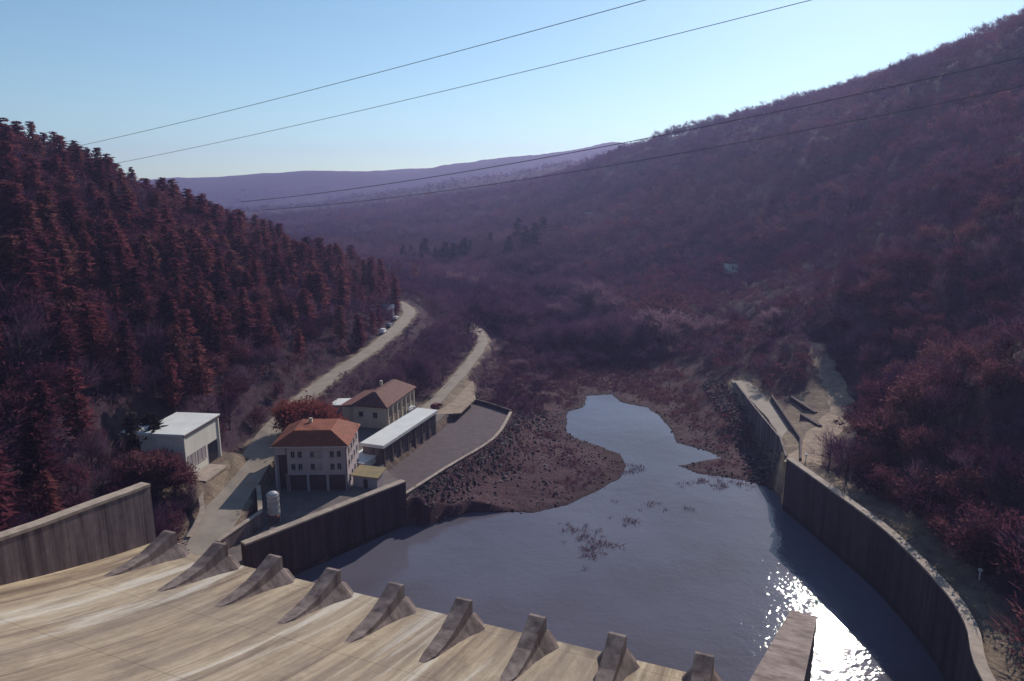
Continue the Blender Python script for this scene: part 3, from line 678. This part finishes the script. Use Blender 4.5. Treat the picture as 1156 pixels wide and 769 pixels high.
# stepped path down to the road
stp = [at(226, 556, 10.8), at(228, 575, 9.9), at(222, 590, 9.3), at(213, 606, 8.8)]
ribbon('footpath', smooth_line(stp, 4), .45, M['coping'], .05, .12)

# far shed and parked vehicles by the upper road
c = at(440, 361, 16)
h = thing('roadside_shed', 'blue grey shed at the bend of the upper road', 'shed', (c.x-3, c.y+2, 16.3), R(6))
MB().box(-5, 4, 0, 9, -1, 3.6).build('wall', M['bluegrey'], h)
b = MB(); b.add([(-5.4,-.4,3.6),(4.4,-.4,3.6),(4.4,9.4,3.6),(-5.4,9.4,3.6),(-5.4,4.5,5.3),(4.4,4.5,5.3)], [(3,2,1,0),(0,1,5,4),(2,3,4,5),(1,2,5),(3,0,4)])
b.build('roof', M['bluegrey'], h)
MB().box(-1.5, 1.5, -.06, -.003, -1, 2.4).build('door', M['dpanel'], h)

def car(label, paint, loc, rz, group, van=False):
    c = thing('parked_car', label, 'car', loc, rz, group)
    hgt = 1.9 if van else 1.42
    pr = [(-2.1,.35),(-2.15,.75),(-2.0,.95),(-1.7,hgt-.12),(-1.4,hgt),(.55,hgt),(1.15,.98),(1.95,.85),(2.1,.6),(2.08,.35)]
    b = MB(); n = len(pr)
    vv = [(x, -.85 + (.12 if z > 1 else 0), z) for x, z in pr] + [(x, .85 - (.12 if z > 1 else 0), z) for x, z in pr]
    b.add(vv, [tuple(range(n)), tuple(range(n, 2*n))[::-1]] + [(i, n+i, n+(i+1) % n, (i+1) % n) for i in range(n)])
    b.build('body', paint, c, bevel=.06)
    g = MB()
    for s in (-1, 1): g.add([(-1.5, s*.80, 1.0), (.85, s*.80, 1.0), (.45, s*.745, hgt-.1), (-1.35, s*.745, hgt-.1)], [(0,1,2,3)])
    g.add([(1.14, -.66, 1.02), (1.14, .66, 1.02), (.66, .62, hgt-.06), (.66, -.62, hgt-.06)], [(0,1,2,3)])
    g.build('window', M['glass'], c)
    for x in (-1.3, 1.3):
        for s in (-1, 1):
            w = MB(); w.tube([(x, s*.66, .33), (x, s*.88, .33)], .33, 12); wo = w.build('wheel', M['tyre'], c)
            w = MB(); w.tube([(x, s*.86, .33), (x, s*.90, .33)], .19, 8); w.build('rim', M['metal'], wo)
    return c
def road_spot(u, v, z0, line):
    p = at(u, v, z0); return p.x, p.y
for (u, v, z0, rz, pm, lab, van) in ((433, 376, 15.3, 80, 'paintw', 'white van parked lowest on the upper road shoulder', True), (440, 368, 15.8, 78, 'paintg', 'grey car parked between two white vehicles on the upper road', False), (447, 360, 16, 75, 'paintw', 'white car parked highest on the upper road below the bend', False)):
    p = at(u, v, z0); car(lab, M[pm], (p.x, p.y, max(ground_z(p.x, p.y)+.16, z0-.2)), R(rz), 'cars parked along the upper road', van)
p = at(493, 460, 6.9); car('dark red car parked at the far end of the white gallery', M['paintr'], (p.x, p.y, ground_z(p.x, p.y)+.18), R(60), None)
p = at(463, 463, 6.6); car('white car parked beside the cream building wall', M['paintw'], (p.x, p.y, 6.52), R(72), None)

# tank in the yard
c = at(310, 589, 6.5)
h = thing('storage_tank', 'pale grey upright tank on a rusty frame in the shaded yard', 'tank', (c.x, c.y, 6.5)); h.scale = (.82, .82, .9)
m = MB(); m.tube([(0,0,1.9),(0,0,6.3),(0,0,6.8),(0,0,7.1)], [1.35,1.35,1.05,.3], 24); m.build('tank_shell', M['metal'], h, smooth=False)
m = MB()
for z in (2.4, 3.8, 5.2, 6.2): m.tube([(0,0,z),(0,0,z+.12)], 1.43, 24)
m.build('hoop', M['membrane'], h)
m = MB()
for k in range(4):
    a = math.pi/4 + k*math.pi/2; m.tube([(1.1*math.cos(a), 1.1*math.sin(a), 0), (1.1*math.cos(a), 1.1*math.sin(a), 1.9)], .14, 6)
m.box(-1.4, 1.4, -1.4, 1.4, 1.55, 1.88); m.build('support_frame', M['rust'], h)
m = MB()
for s in (-.22, .22): m.tube([(1.46, s, 0), (1.46, s, 7.2)], .04, 5)
for k in range(20): m.tube([(1.46, -.22, .3+k*.34), (1.46, .22, .3+k*.34)], .025, 5)
m.build('ladder', M['metal'], h)

# houses far up the valley
for (u, v, y, w, rz, lab) in ((825, 303, 390, 6.0, 20, 'tiny pale house among trees on the right hillside'), (665, 243, 690, 9, -10, 'tiny pale farmhouse high on the far valley side')):
    p = aty(u, v, y); z = ground_z(p.x, p.y)
    h = thing('hillside_house', lab, 'house', (p.x, p.y, max(z, p.z)-.8), R(rz))
    MB().box(-w/2, w/2, -w*.35, w*.35, -2, 3.6).build('wall', M['white'], h)
    b = MB(); a = w/2+.4; d = w*.35+.4; b.add([(-a,-d,3.6),(a,-d,3.6),(a,d,3.6),(-a,d,3.6),(-a,0,5.8),(a,0,5.8)], [(3,2,1,0),(0,1,5,4),(2,3,4,5),(1,2,5),(3,0,4)])
    b.build('roof', M['tiles_old'], h)
    MB().box(-.5, .5, -w*.35-.06, -w*.35-.003, .2, 2.2).build('door', M['dpanel'], h)

# marker posts on the right bank
for (u, v, z, lab) in ((1039, 583, 12.2, 'pale post farthest along the top of the curved wall'), (1099, 652, 12.2, 'pale post where the curved wall bends nearest the path'), (905, 520, 11.5, 'pale post where the causeway meets the curved wall')):
    p = at(u, v, z); zz = ground_z(p.x + .9, p.y)
    h = thing('marker_post', lab, 'post', (p.x + .9, p.y, zz - .1), 0, 'marker posts on the right bank')
    MB().tube([(0,0,0),(0,0,1.6)], .11, 8).build('pole', M['membrane'], h); MB().box(-.22, .22, -.22, .22, 1.6, 1.95).build('cap', M['membrane'], h)

# ------------------------------------------------------------------ power lines
def wire(p0, p1, sag, r, label):
    pts = []
    for i in range(49):
        t = i/48; p = p0.lerp(p1, t); p.z -= sag*4*t*(1-t); pts.append(p)
    b = MB(); b.tube(pts, r, 5); tag(b.build('power_line', M['cable']), label, 'power line', 'power lines across the valley')
wire(aty(60, 171, 250), aty(840, -31, 112), 1.2, .065, 'highest power line, crossing the open sky to the top edge')
wire(aty(118, 187, 262), aty(1045, -33, 118), 1.4, .065, 'second highest power line, crossing the sky below the top one')
wire(aty(272, 228, 330), aty(1330, 24, 150), 4.5, .12, 'power line that meets the skyline of the right hill')
wire(aty(285, 238, 335), aty(1330, 60, 155), 5.0, .11, 'thin power line running just below the skyline of the right hill')
wire(aty(960, 203, 260), aty(1330, 140, 165), .3, .10, 'faint short power line low across the right hillside')

# ------------------------------------------------------------------ trees
def rand_dirs(n, up=.3):
    d = rng.normal(size=(n, 3)); d[:, 2] = np.abs(d[:, 2])*.9 + up; return d / np.linalg.norm(d, axis=1)[:, None]
def tris(base, d, length, width):
    r_ = rng.normal(size=d.shape); s = np.cross(d, r_); s /= np.linalg.norm(s, axis=1)[:, None] + 1e-9
    return np.stack([base - s*width[:, None]/2, base + s*width[:, None]/2, base + d*length[:, None]], 1)
def crown_bare(n, clumps, tw=.13, leaf=0.0, spread=1.0):
    # unit tree: 1 high, crown radius about .38
    th = rng.uniform(0, 2*math.pi, clumps); rr = np.sqrt(rng.uniform(.02, 1, clumps))*.30*spread; zz = rng.uniform(.34, .80, clumps) - rr*.35
    c = np.stack([rr*np.cos(th), rr*np.sin(th), zz], 1)
    k = rng.integers(0, clumps, n); o = rng.normal(size=(n, 3))*np.array([.055, .055, .05]); base = c[k] + o
    out = base - np.array([0, 0, .30]); out[:, 2] *= .8; out /= np.linalg.norm(out, axis=1)[:, None] + 1e-9
    d = out*.9 + rand_dirs(n, .25)*.75; d /= np.linalg.norm(d, axis=1)[:, None]
    T = tris(base, d, rng.uniform(.09, .22, n), rng.uniform(.5, 1.2, n)*tw/10)
    if leaf > 0:
        m = int(n*leaf); k = rng.integers(0, clumps, m); b2 = c[k] + rng.normal(size=(m, 3))*np.array([.075, .075, .06])
        T = np.concatenate([T, tris(b2, rand_dirs(m, -.1), rng.uniform(.03, .07, m), rng.uniform(.03, .06, m))])
    return T.reshape(-1, 3), c
def crown_conifer(layers, per, full=.19, gap=.15, wide=.055):
    B, D, Ln, Wd = [], [], [], []
    for i in range(layers):
        z = .12 + .86*(i + rng.uniform(-.3, .3))/layers
        rad = full*(1.03-z)**.55*min(1, .45 + 2.2*(z-.1))*rng.uniform(.65, 1.25) + .012
        for j in range(per):
            if rng.uniform() < gap: continue
            a = rng.uniform(0, 2*math.pi); dv = np.array([math.cos(a), math.sin(a), rng.uniform(-.35, .25)])
            for t in (0.05, .35, .65):
                B.append(dv*rad*t + np.array([0, 0, z])); q = dv + rng.normal(size=3)*.35; D.append(q/np.linalg.norm(q)); Ln.append(rad*rng.uniform(.35, .6)+.015); Wd.append(wide*rng.uniform(.5, 1.1)*(1.1-t*.5))
    return tris(np.array(B), np.array(D), np.array(Ln), np.array(Wd)).reshape(-1, 3)
def trunk_mesh(name, limbs, height, r=.022):
    b = MB(); b.tube([(0,0,-.04),(0.006,0,.25),(-.004,.006,.5),(0.004,0,height)], [r, r*.75, r*.5, r*.12], 6)
    for c in limbs: 
        z0 = max(.15, c[2]-.28); b.tube([(0,0,z0), (c[0]*.55, c[1]*.55, (z0+c[2])/2+.02), tuple(c)], [r*.42, r*.28, r*.1], 4, False)
    me = bpy.data.meshes.new(name); me.from_pydata(b.v, [], b.f); me.materials.append(M['bark']); return me

def protos(kind, nvar):
    out = []
    for i in range(nvar):
        if kind == 'larch': cr = crown_conifer(28, 12, rng.uniform(.15, .25), .24, .042); lim = []; th = .97
        elif kind == 'pine': cr = crown_conifer(18, 10, rng.uniform(.17, .23), .12, .07); lim = []; th = .97
        elif kind in ('dense_oak', 'red_oak'): cr, lim = crown_bare(1500, 34, .13, 1.6, 1.2); th = .6
        elif kind == 'pale': cr, lim = crown_bare(1500, 30, .12, .35, 1.15); th = .65
        elif kind == 'oak': cr, lim = crown_bare(620, 18, .075, .9, 1.15); th = .6
        else: cr, lim = crown_bare(620, 16, .10, 0); th = .65
        out.append((trunk_mesh(kind + '_trunk', lim[:9], th), tri_mesh(kind + '_crown', cr, M[{'dense_oak': 'oak', 'red_oak': 'russet'}.get(kind, kind)])))
    return out
PROTO = {k: protos(k, n) for k, n in (('larch', 7), ('oak', 7), ('bare', 6), ('pine', 3), ('dense_oak', 3), ('red_oak', 3), ('pale', 4))}
def plant(kind, name, label, cat, group, x, y, z, hgt, wid=1.0, var=None):
    tm, cm = PROTO[kind][(rng.integers(len(PROTO[kind])) if var is None else var)]
    r_ = empty(name, (x, y, z - .15), rng.uniform(0, 6.28)); r_.scale = (hgt*wid, hgt*wid, hgt)
    tag(r_, label, cat, group); t = link('trunk', tm, r_); c = link('crown', cm, r_); return r_
def mass(name, label, cat, kind, px, py, pz, ph, pw, cr_list):
    V, A = [], []
    for v_ in range(len(cr_list)):
        m = np.arange(len(px)) % len(cr_list) == v_
        if not m.any(): continue
        T = cr_list[v_]; n = m.sum(); a = rng.uniform(0, 2*math.pi, n); ca, sa = np.cos(a)[:, None], np.sin(a)[:, None]
        hw_ = (ph[m]*pw[m])[:, None]
        x = (T[:, 0]*ca - T[:, 1]*sa)*hw_ + px[m][:, None]; y = (T[:, 0]*sa + T[:, 1]*ca)*hw_ + py[m][:, None]; z = T[:, 2]*ph[m][:, None] + pz[m][:, None]
        V.append(np.stack([x, y, z], -1).reshape(-1, 3)); A.append(np.repeat(np.clip(.5*rng.uniform(0, 1, n) + 1.1*vnoise(px[m]/38, py[m]/38, 91) - .3, 0, 1), len(T)))
    o = link(name, tri_mesh(name, np.concatenate(V), M[kind + '_mass'], {'tone': np.concatenate(A)}))
    return tag(o, label, cat, None, 'stuff')
def visible(x, y, z, margin=0):
    u, v = project(x, y, z); ok = (u > -130) & (u < 1286) & (v < 860) & (y > 5)
    hid = np.zeros(x.shape, bool)
    for t in np.linspace(.12, .97, 46):
        hid |= gridsample(Z, x*t, y*t) > (CAM_H + (z - CAM_H)*t + 1.5)
    return ok & ~hid
def scatter(x0, x1, y0, y1, step):
    gx, gy = np.meshgrid(np.arange(x0, x1, step), np.arange(y0, y1, step)); gx = gx.ravel() + rng.uniform(-.5, .5, gx.size)*step*.95; gy = gy.ravel() + rng.uniform(-.5, .5, gy.size)*step*.95
    return gx, gy
R1 = [(p.x, p.y, 0) for p in ROAD1]
RIDGE_L = [(p.x, p.y, 0) for p in ROAD1[:-8]] + [(-60, 360, 0), (-70, 420, 0), (-60, 470, 0), (-110, 560, 0)]
RIGHT_L = [(p.x, p.y, 0) for p in RW[:]] + [(70, 170, 0), (76, 226, 0), (66, 290, 0), (60, 360, 0), (50, 430, 0), (40, 520, 0), (-20, 620, 0), (-60, 800, 0)]

# left slope -------------------------------------------------------
x, y = scatter(-260, -45, 55, 520, 4.7); _, _, sg = pline(RIDGE_L, x, y); z = gridsample(Z, x, y)
m = (sg > 0) & (gridsample(DFREE, x, y) > .5) & (rng.uniform(size=x.size) < .93); x, y, z = x[m], y[m], z[m]
low = sstep(10, 34, z - np.clip((y-200)*.03, 0, 8)) ; con = rng.uniform(size=x.size) < (.03 + .62*low*(1 - .35*sstep(42, 62, z)))*(.3 + 1.4*vnoise(x/30, y/30, 5))
ht = np.where(con, 10 + 9*rng.uniform(0, 1, x.size)**1.2, 5 + 4*rng.uniform(0, 1, x.size)**1.4 + 5*low); vis = visible(x, y, z + ht)
x, y, z, con, ht = x[vis], y[vis], z[vis], con[vis], ht[vis]
u, v = project(x, y, z + ht*.6); inf = (u > 4) & (u < 1150) & (v < 765) & (v > 4); size = ht/np.hypot(x, y)
def split(mask, n):
    i = np.where(mask & inf)[0]; i = i[np.argsort(-size[i])][:n]; b = np.zeros(x.size, bool); b[i] = True; return b
ind = split(con, 296)
for i in np.where(ind)[0]:
    uu, vv_ = u[i], v[i]
    if vv_ < 300: lab, g = 'rust red larch high on the left hill', 'larches high on the left hill'
    elif uu < 180: lab, g = 'rust red larch on the near left slope', 'larches on the near left slope'
    else: lab, g = 'rust red larch on the left slope above the road', 'larches on the left slope above the road'
    plant('larch', 'larch_tree', lab, 'larch', g, x[i], y[i], z[i], ht[i], rng.uniform(1.05, 1.6))
mm = con & ~ind
mass('larch_forest', 'dense rust red larch forest covering the left hill', 'forest', 'larch', x[mm], y[mm], z[mm]-.2, ht[mm], rng.uniform(1.05, 1.6, mm.sum()), [crown_conifer(18, 8, rng.uniform(.15, .22), .2, .055) for _ in range(5)])
LEFT = dict(x=x[~con], y=y[~con], z=z[~con], h=ht[~con])

# right slope ------------------------------------------------------
x, y = scatter(40, 330, 40, 470, 5.3); _, _, sg = pline(RIGHT_L, x, y); z = gridsample(Z, x, y)
m = (sg < 0) & (gridsample(DFREE, x, y) > .4) & (rng.uniform(size=x.size) < .95); x, y, z = x[m], y[m], z[m]
ht = rng.uniform(5, 10.5, x.size)*(.7 + .7*vnoise(x/25, y/25, 9)); vis = visible(x, y, z + ht)
x, y, z, ht = x[vis], y[vis], z[vis], ht[vis]
x = np.r_[x, LEFT['x']]; y = np.r_[y, LEFT['y']]; z = np.r_[z, LEFT['z']]; ht = np.r_[ht, LEFT['h']]
oak = rng.uniform(size=x.size) < .25 + .6*vnoise(x/40, y/40, 15)
u, v = project(x, y, z + ht*.6); inf = (u > 4) & (u < 1150) & (v < 765) & (v > 4); size = ht/np.hypot(x, y)
io = split(oak, 296)
for i in np.where(io)[0]:
    lab, g = ('russet oak on the right hillside near the curved wall', 'oaks on the right hillside') if x[i] > 0 else ('russet oak on the lower left slope', 'oaks on the lower left slope')
    plant('oak', 'oak_tree', lab, 'oak', g, x[i], y[i], z[i], ht[i], rng.uniform(.9, 1.3))
ib = split(~oak, 150)
for i in np.where(ib)[0]:
    lab, g = ('bare twiggy tree on the right hillside', 'bare trees on the right hillside') if x[i] > 0 else ('bare twiggy tree on the lower left slope', 'bare trees on the lower left slope')
    plant('bare', 'bare_tree', lab, 'bare tree', g, x[i], y[i], z[i], ht[i], rng.uniform(.9, 1.25))
mm = oak & ~io; OAKC = [crown_bare(130, 12, .22, 1.0, 1.2)[0] for _ in range(6)]; BAREC = [crown_bare(230, 14, .22, .25, 1.1)[0] for _ in range(6)]
OX_ = [x[mm]], [y[mm]], [z[mm]], [ht[mm]]
mm = ~oak & ~ib; BX_ = [x[mm]], [y[mm]], [z[mm]], [ht[mm]]

# valley floor and the bank between the roads ---------------------
x, y = scatter(-75, 80, 200, 640, 4.4); _, _, s1 = pline(RIDGE_L, x, y); _, _, s2 = pline(RIGHT_L, x, y); z = gridsample(Z, x, y)
dp = sdf(POOL, x, y); _, _, sr2 = pline([(p.x, p.y, 0) for p in ROAD2], x, y)
flats = (dp < 28 + 30*vnoise(x/22, y/22, 3)) & (x > 7 + np.clip(y - 215, 0, 60)*.3)
m = (s1 < 0) & (s2 > 0) & (gridsample(DFREE, x, y) > .4) & ~flats & (rng.uniform(size=x.size) < .9); x, y, z = x[m], y[m], z[m]
ht = np.where(x < -20, rng.uniform(6, 10, x.size), np.where(y > 290, np.where(vnoise(x/24, y/24, 51) > .52, rng.uniform(11, 17, x.size), rng.uniform(6, 10, x.size)), rng.uniform(5, 9, x.size))); ht = np.where((x > -4) & (y < 262), rng.uniform(3, 6, x.size), ht); dd1, _, _ = pline(R1, x, y); dd2, _, _ = pline([(p.x, p.y, 0) for p in ROAD2], x, y)
ht = np.where((dd1 < 14), np.minimum(ht, rng.uniform(2.6, 4.6, x.size)), ht); ht = np.where((dd2 < 12) & (sr2[m] < 0), np.minimum(ht, rng.uniform(2.6, 4.2, x.size)), ht); vis = visible(x, y, z + ht); x, y, z, ht = x[vis], y[vis], z[vis], ht[vis]
u, v = project(x, y, z + ht*.6); inf = (u > 4) & (u < 1150) & (v < 765) & (v > 4); size = ht/np.hypot(x, y)
iv = split(np.ones(x.size, bool), 146)
_, _, sr2 = pline([(p.x, p.y, 0) for p in ROAD2], x, y)
for i in np.where(iv)[0]:
    lab, g = ('bare tree on the dark bank between the two roads', 'bare trees between the two roads') if sr2[i] > 0 and y[i] < 340 else ('bare grey purple tree on the valley floor by the river', 'bare trees on the valley floor')
    plant('bare', 'bare_tree', lab, 'bare tree', g, x[i], y[i], z[i], ht[i], rng.uniform(.9, 1.25))
for L_, a_ in zip(BX_, (x, y, z, ht)): L_.append(a_[~iv])

# farther hillsides ------------------------------------------------
for (x0, x1, y0, y1, st, h0, h1) in ((-330, 420, 470, 800, 7.4, 8, 15), (-420, 480, 800, 1250, 10.5, 10, 18)):
    x, y = scatter(x0, x1, y0, y1, st); _, _, s1 = pline(RIDGE_L, x, y); z = gridsample(Z, x, y)
    m = ((s1 < 0) | (y > 560)) & (rng.uniform(size=x.size) < .6 + .4*vnoise(x/60, y/60, 8)); x, y, z = x[m], y[m], z[m]
    ht = rng.uniform(h0, h1, x.size); vis = visible(x, y, z + ht + 2); x, y, z, ht = x[vis], y[vis], z[vis], ht[vis]
    o_ = rng.uniform(size=x.size) < .5*vnoise(x/70, y/70, 19)
    for L_, a_ in zip(OX_, (x, y, z, ht)): L_.append(a_[o_])
    for L_, a_ in zip(BX_, (x, y, z, ht)): L_.append(a_[~o_])
ox, oy, oz, oh = [np.concatenate(a) for a in OX_]; bx, by, bz, bh = [np.concatenate(a) for a in BX_]
mass('oak_forest', 'russet oak scrub massed over the hillsides', 'forest', 'oak', ox, oy, oz-.2, oh, rng.uniform(.9, 1.35, ox.size), OAKC)
mass('bare_forest', 'grey purple leafless forest massed over the right hill and valley', 'forest', 'bare', bx, by, bz-.2, bh, rng.uniform(.95, 1.35, bx.size), BAREC)
x, y = scatter(-1100, 900, 1250, 2300, 21); z = gridsample(Z, x, y); ht = rng.uniform(10, 17, x.size); vis = visible(x, y, z + ht + 4) & (rng.uniform(size=x.size) < .35 + .65*vnoise(x/150, y/150, 4))
mass('distant_forest', 'hazy leafless woods on the distant ridge', 'forest', 'bare', x[vis], y[vis], z[vis]-.4, ht[vis], rng.uniform(1.3, 2.0, vis.sum()), [crown_bare(40, 9, .5, .8, 1.2)[0] for _ in range(4)])
print('TREES oak', ox.size, 'bare', bx.size, 'far', int(vis.sum()))

# single trees one can point to -----------------------------------
def single(kind, u, v, zg, hgt, wid, name, label, cat, group=None):
    p = at(u, v, zg); plant(kind, name, label, cat, group, p.x, p.y, ground_z(p.x, p.y), hgt, wid)
for (u_, v_, y_, h_, w_, lab) in ((347, 492, 168, 16, 1.0, 'round red leaved oak behind the red hipped roof, largest of its clump'), (368, 490, 166, 12.5, 1.0, 'smaller red leaved oak right behind the ridge of the red hipped roof'), (330, 488, 168, 10.5, 1.0, 'red leaved oak between the road and the red hipped roof')):
    p = aty(u_, v_, y_); plant('red_oak', 'oak_tree', lab, 'oak', None, p.x, p.y, ground_z(p.x, p.y), h_, w_)
p = aty(170, 478, 140); plant('pine', 'pine_tree', 'dark green pine just left of the white box building', 'pine', None, p.x, p.y, ground_z(p.x, p.y), 14, 1.5)
p = aty(148, 470, 146); plant('pine', 'pine_tree', 'dark pine second left of the white box building', 'pine', None, p.x, p.y, ground_z(p.x, p.y), 12, 1.4)
p = aty(195, 520, 131); plant('dense_oak', 'oak_tree', 'russet bush like oak at the near corner of the white box building', 'oak', None, p.x, p.y, ground_z(p.x, p.y), 6.5, 1.4)
for (u_, v_, y_, hh, ww, lab, g) in ((665, 362, 375, 24, 1.2, 'tall round pale bare tree standing on the far river flat', None), (745, 402, 298, 20, 1.35, 'broad pale bare tree beside the river right of centre', None), (872, 420, 262, 10, 1.3, 'pale brown bare tree between the causeway and the dirt path', None),
        *[(a, b, c, d, e, 'pale leafless tree along the edge of the river flats', 'pale leafless trees along the river flats') for a, b, c, d, e in ((715, 388, 325, 12, 1.3), (600, 352, 430, 14, 1.2), (560, 352, 420, 13, 1.2), (626, 370, 370, 12, 1.2), (782, 404, 298, 12, 1.4), (692, 366, 365, 13, 1.2), (592, 390, 330, 10, 1.2), (540, 338, 455, 14, 1.2), (512, 332, 480, 13, 1.2), (806, 398, 290, 10, 1.4), (570, 385, 335, 9, 1.3), (612, 410, 290, 7, 1.4), (585, 430, 262, 6, 1.4), (640, 345, 440, 14, 1.2), (610, 440, 245, 5.5, 1.4))]):
    p = aty(u_, v_, y_); plant('pale', 'bare_tree', lab, 'bare tree', g, p.x, p.y, ground_z(p.x, p.y), hh, ww)
for k in range(34):
    u_ = rng.uniform(446, 535) if k < 22 else rng.uniform(535, 640); p = aty(u_, 288, rng.uniform(585, 680)); plant('pine', 'pine_tree', 'dark pine in the row across the far end of the valley', 'pine', 'pines across the far end of the valley', p.x, p.y, ground_z(p.x, p.y), rng.uniform(13, 27), rng.uniform(1.0, 1.6))
for (u_, v_, y_, h_, lab) in ((160, 528, 129, 10, 'russet oak in front of the low annex left of the white building'), (180, 530, 131, 10, 'russet oak before the shaded wall of the white building'), (138, 520, 133, 9, 'russet oak farthest left before the low annex')):
    p = aty(u_, v_, y_); plant('dense_oak', 'oak_tree', lab, 'oak', None, p.x, p.y, ground_z(p.x, p.y), h_, .95)

# ------------------------------------------------------------------ loose stone, reeds
def rocks(name, label, pts, smin, smax, mat):
    V = []
    for (x_, y_, z_) in pts:
        s = rng.uniform(smin, smax)**1.0; ico = np.array([(0,0,1),(.9,0,.3),(.28,.85,.3),(-.73,.53,.3),(-.73,-.53,.3),(.28,-.85,.3),(0,0,-.6)]) * rng.uniform(.65, 1.2, (7, 1)) * np.array([1, rng.uniform(.6, 1), rng.uniform(.5, .9)])
        a = rng.uniform(0, 6.28); ico = ico @ np.array([[math.cos(a), math.sin(a), 0], [-math.sin(a), math.cos(a), 0], [0, 0, 1]]) * s + np.array([x_, y_, z_])
        for i in range(5):
            j = (i+1) % 5; V += [ico[0], ico[1+i], ico[1+j], ico[6], ico[1+j], ico[1+i]]
    o = link(name, tri_mesh(name, np.array(V), mat, {'tone': np.repeat(rng.uniform(0, 1, len(pts))**1.3, 30)})); return tag(o, label, 'rocks', None, 'stuff')
P_ = []
cl = [at(u_, v_, 3) for u_, v_ in ((462, 566), (500, 545), (560, 510), (585, 475), (600, 455))]
for k in range(1100):
    i = rng.integers(len(cl)-1); q = cl[i].lerp(cl[i+1], rng.uniform()); xx = q.x + rng.exponential(3.2) - .6; yy = q.y - rng.exponential(3.2) + .6; zz = ground_z(xx, yy)
    if zz > -.3 and float(sdf(APRON, np.array([xx]), np.array([yy]))[0]) > 1: P_.append((xx, yy, zz))
cl = [at(u_, v_, 4) for u_, v_ in ((884, 530), (868, 495), (838, 460), (815, 435))]
for k in range(1300):
    i = rng.integers(len(cl)-1); q = cl[i].lerp(cl[i+1], rng.uniform()); xx = q.x - rng.uniform(-1, 8); yy = q.y - rng.uniform(-1, 3); zz = ground_z(xx, yy)
    if -.3 < zz < 7.5: P_.append((xx, yy, zz))
rocks('riprap', 'dark broken riprap on the banks below the curb and the causeway', P_, .2, .8, M['rock'])
x, y = scatter(-5, 66, 138, 300, 1.15); z = gridsample(Z, x, y); dp = sdf(POOL, x, y)
m = (z > -.22) & (z < 2.2) & (sdf(RBANK, x, y) > 0) & (rng.uniform(size=x.size) < .25 + .75*(vnoise(x/8, y/8, 77) > .55)); m &= rng.uniform(size=x.size) < .8
rocks('gravel_stones', 'scattered stones and clods on the reddish gravel bars', list(zip(x[m], y[m], z[m])), .10, .55, M['rock'])
# dead reeds and scrub on the flats
x, y = scatter(-8, 70, 150, 420, 1.9); z = gridsample(Z, x, y); dp = sdf(POOL, x, y)
m = (z > .15) & (z < 4) & (dp > 3) & (vnoise(x/7, y/7, 88) > np.where(y > 215, .30, .5)) & (sdf(RBANK, x, y) > 0); x, y, z = x[m], y[m], z[m]
tf = [tris(rng.normal(size=(26, 3))*np.array([.35, .35, 0]), rand_dirs(26, .9), rng.uniform(.5, 1.2, 26), rng.uniform(.05, .12, 26)).reshape(-1, 3) for _ in range(4)]
for (u_, v_, n_, sx, sy) in ((655, 608, 16, 2.0, 2.6), (668, 622, 14, 1.8, 2.2), (648, 598, 5, 2, 1.5), (690, 615, 4, 2, 1), (810, 546, 26, 4.5, 2), (745, 572, 7, 5, 2), (700, 590, 5, 3, 2), (715, 530, 12, 2, 2)):
    c = at(u_, v_, 0); x = np.r_[x, c.x + rng.normal(size=n_)*sx]; y = np.r_[y, c.y + rng.normal(size=n_)*sy]; z = np.r_[z, np.full(n_, -.12)]
mass('dead_reeds', 'dead brown reeds and low scrub on the river flats', 'reeds', 'oak', x, y, z, rng.uniform(.5, 1.2, x.size)*np.where(y > 215, 1.5, 1), rng.uniform(.9, 1.7, x.size), tf)
# undergrowth on the near slopes
x, y = scatter(-150, 170, 60, 260, 2.6); z = gridsample(Z, x, y)
m = (gridsample(DFREE, x, y) > -.2) & (z > 3.0) & visible(x, y, z + 2) & (rng.uniform(size=x.size) < .8) & (sdf(POOL, x, y) > 4); x, y, z = x[m], y[m], z[m]
tf = [crown_bare(46, 9, .35, .5, 1.5)[0] - np.array([0, 0, .25]) for _ in range(5)]
mass('undergrowth', 'tangled brown undergrowth between the trees on the near slopes', 'undergrowth', 'oak', x, y, z, rng.uniform(1.4, 3.2, x.size), rng.uniform(1.1, 1.7, x.size), tf)

# ------------------------------------------------------------------ haze
zmin, zmax = float(Z.min()), float(Z.max())
b = MB(); b.box(float(GX[0]) - 60, float(GX[-1]) + 60, float(GY[0]) - 60, float(GY[-1]) + 60, min(zmin, -3) - 1, max(zmax, 190) + 22)
tag(b.build('haze', M['haze']), kind='stuff')
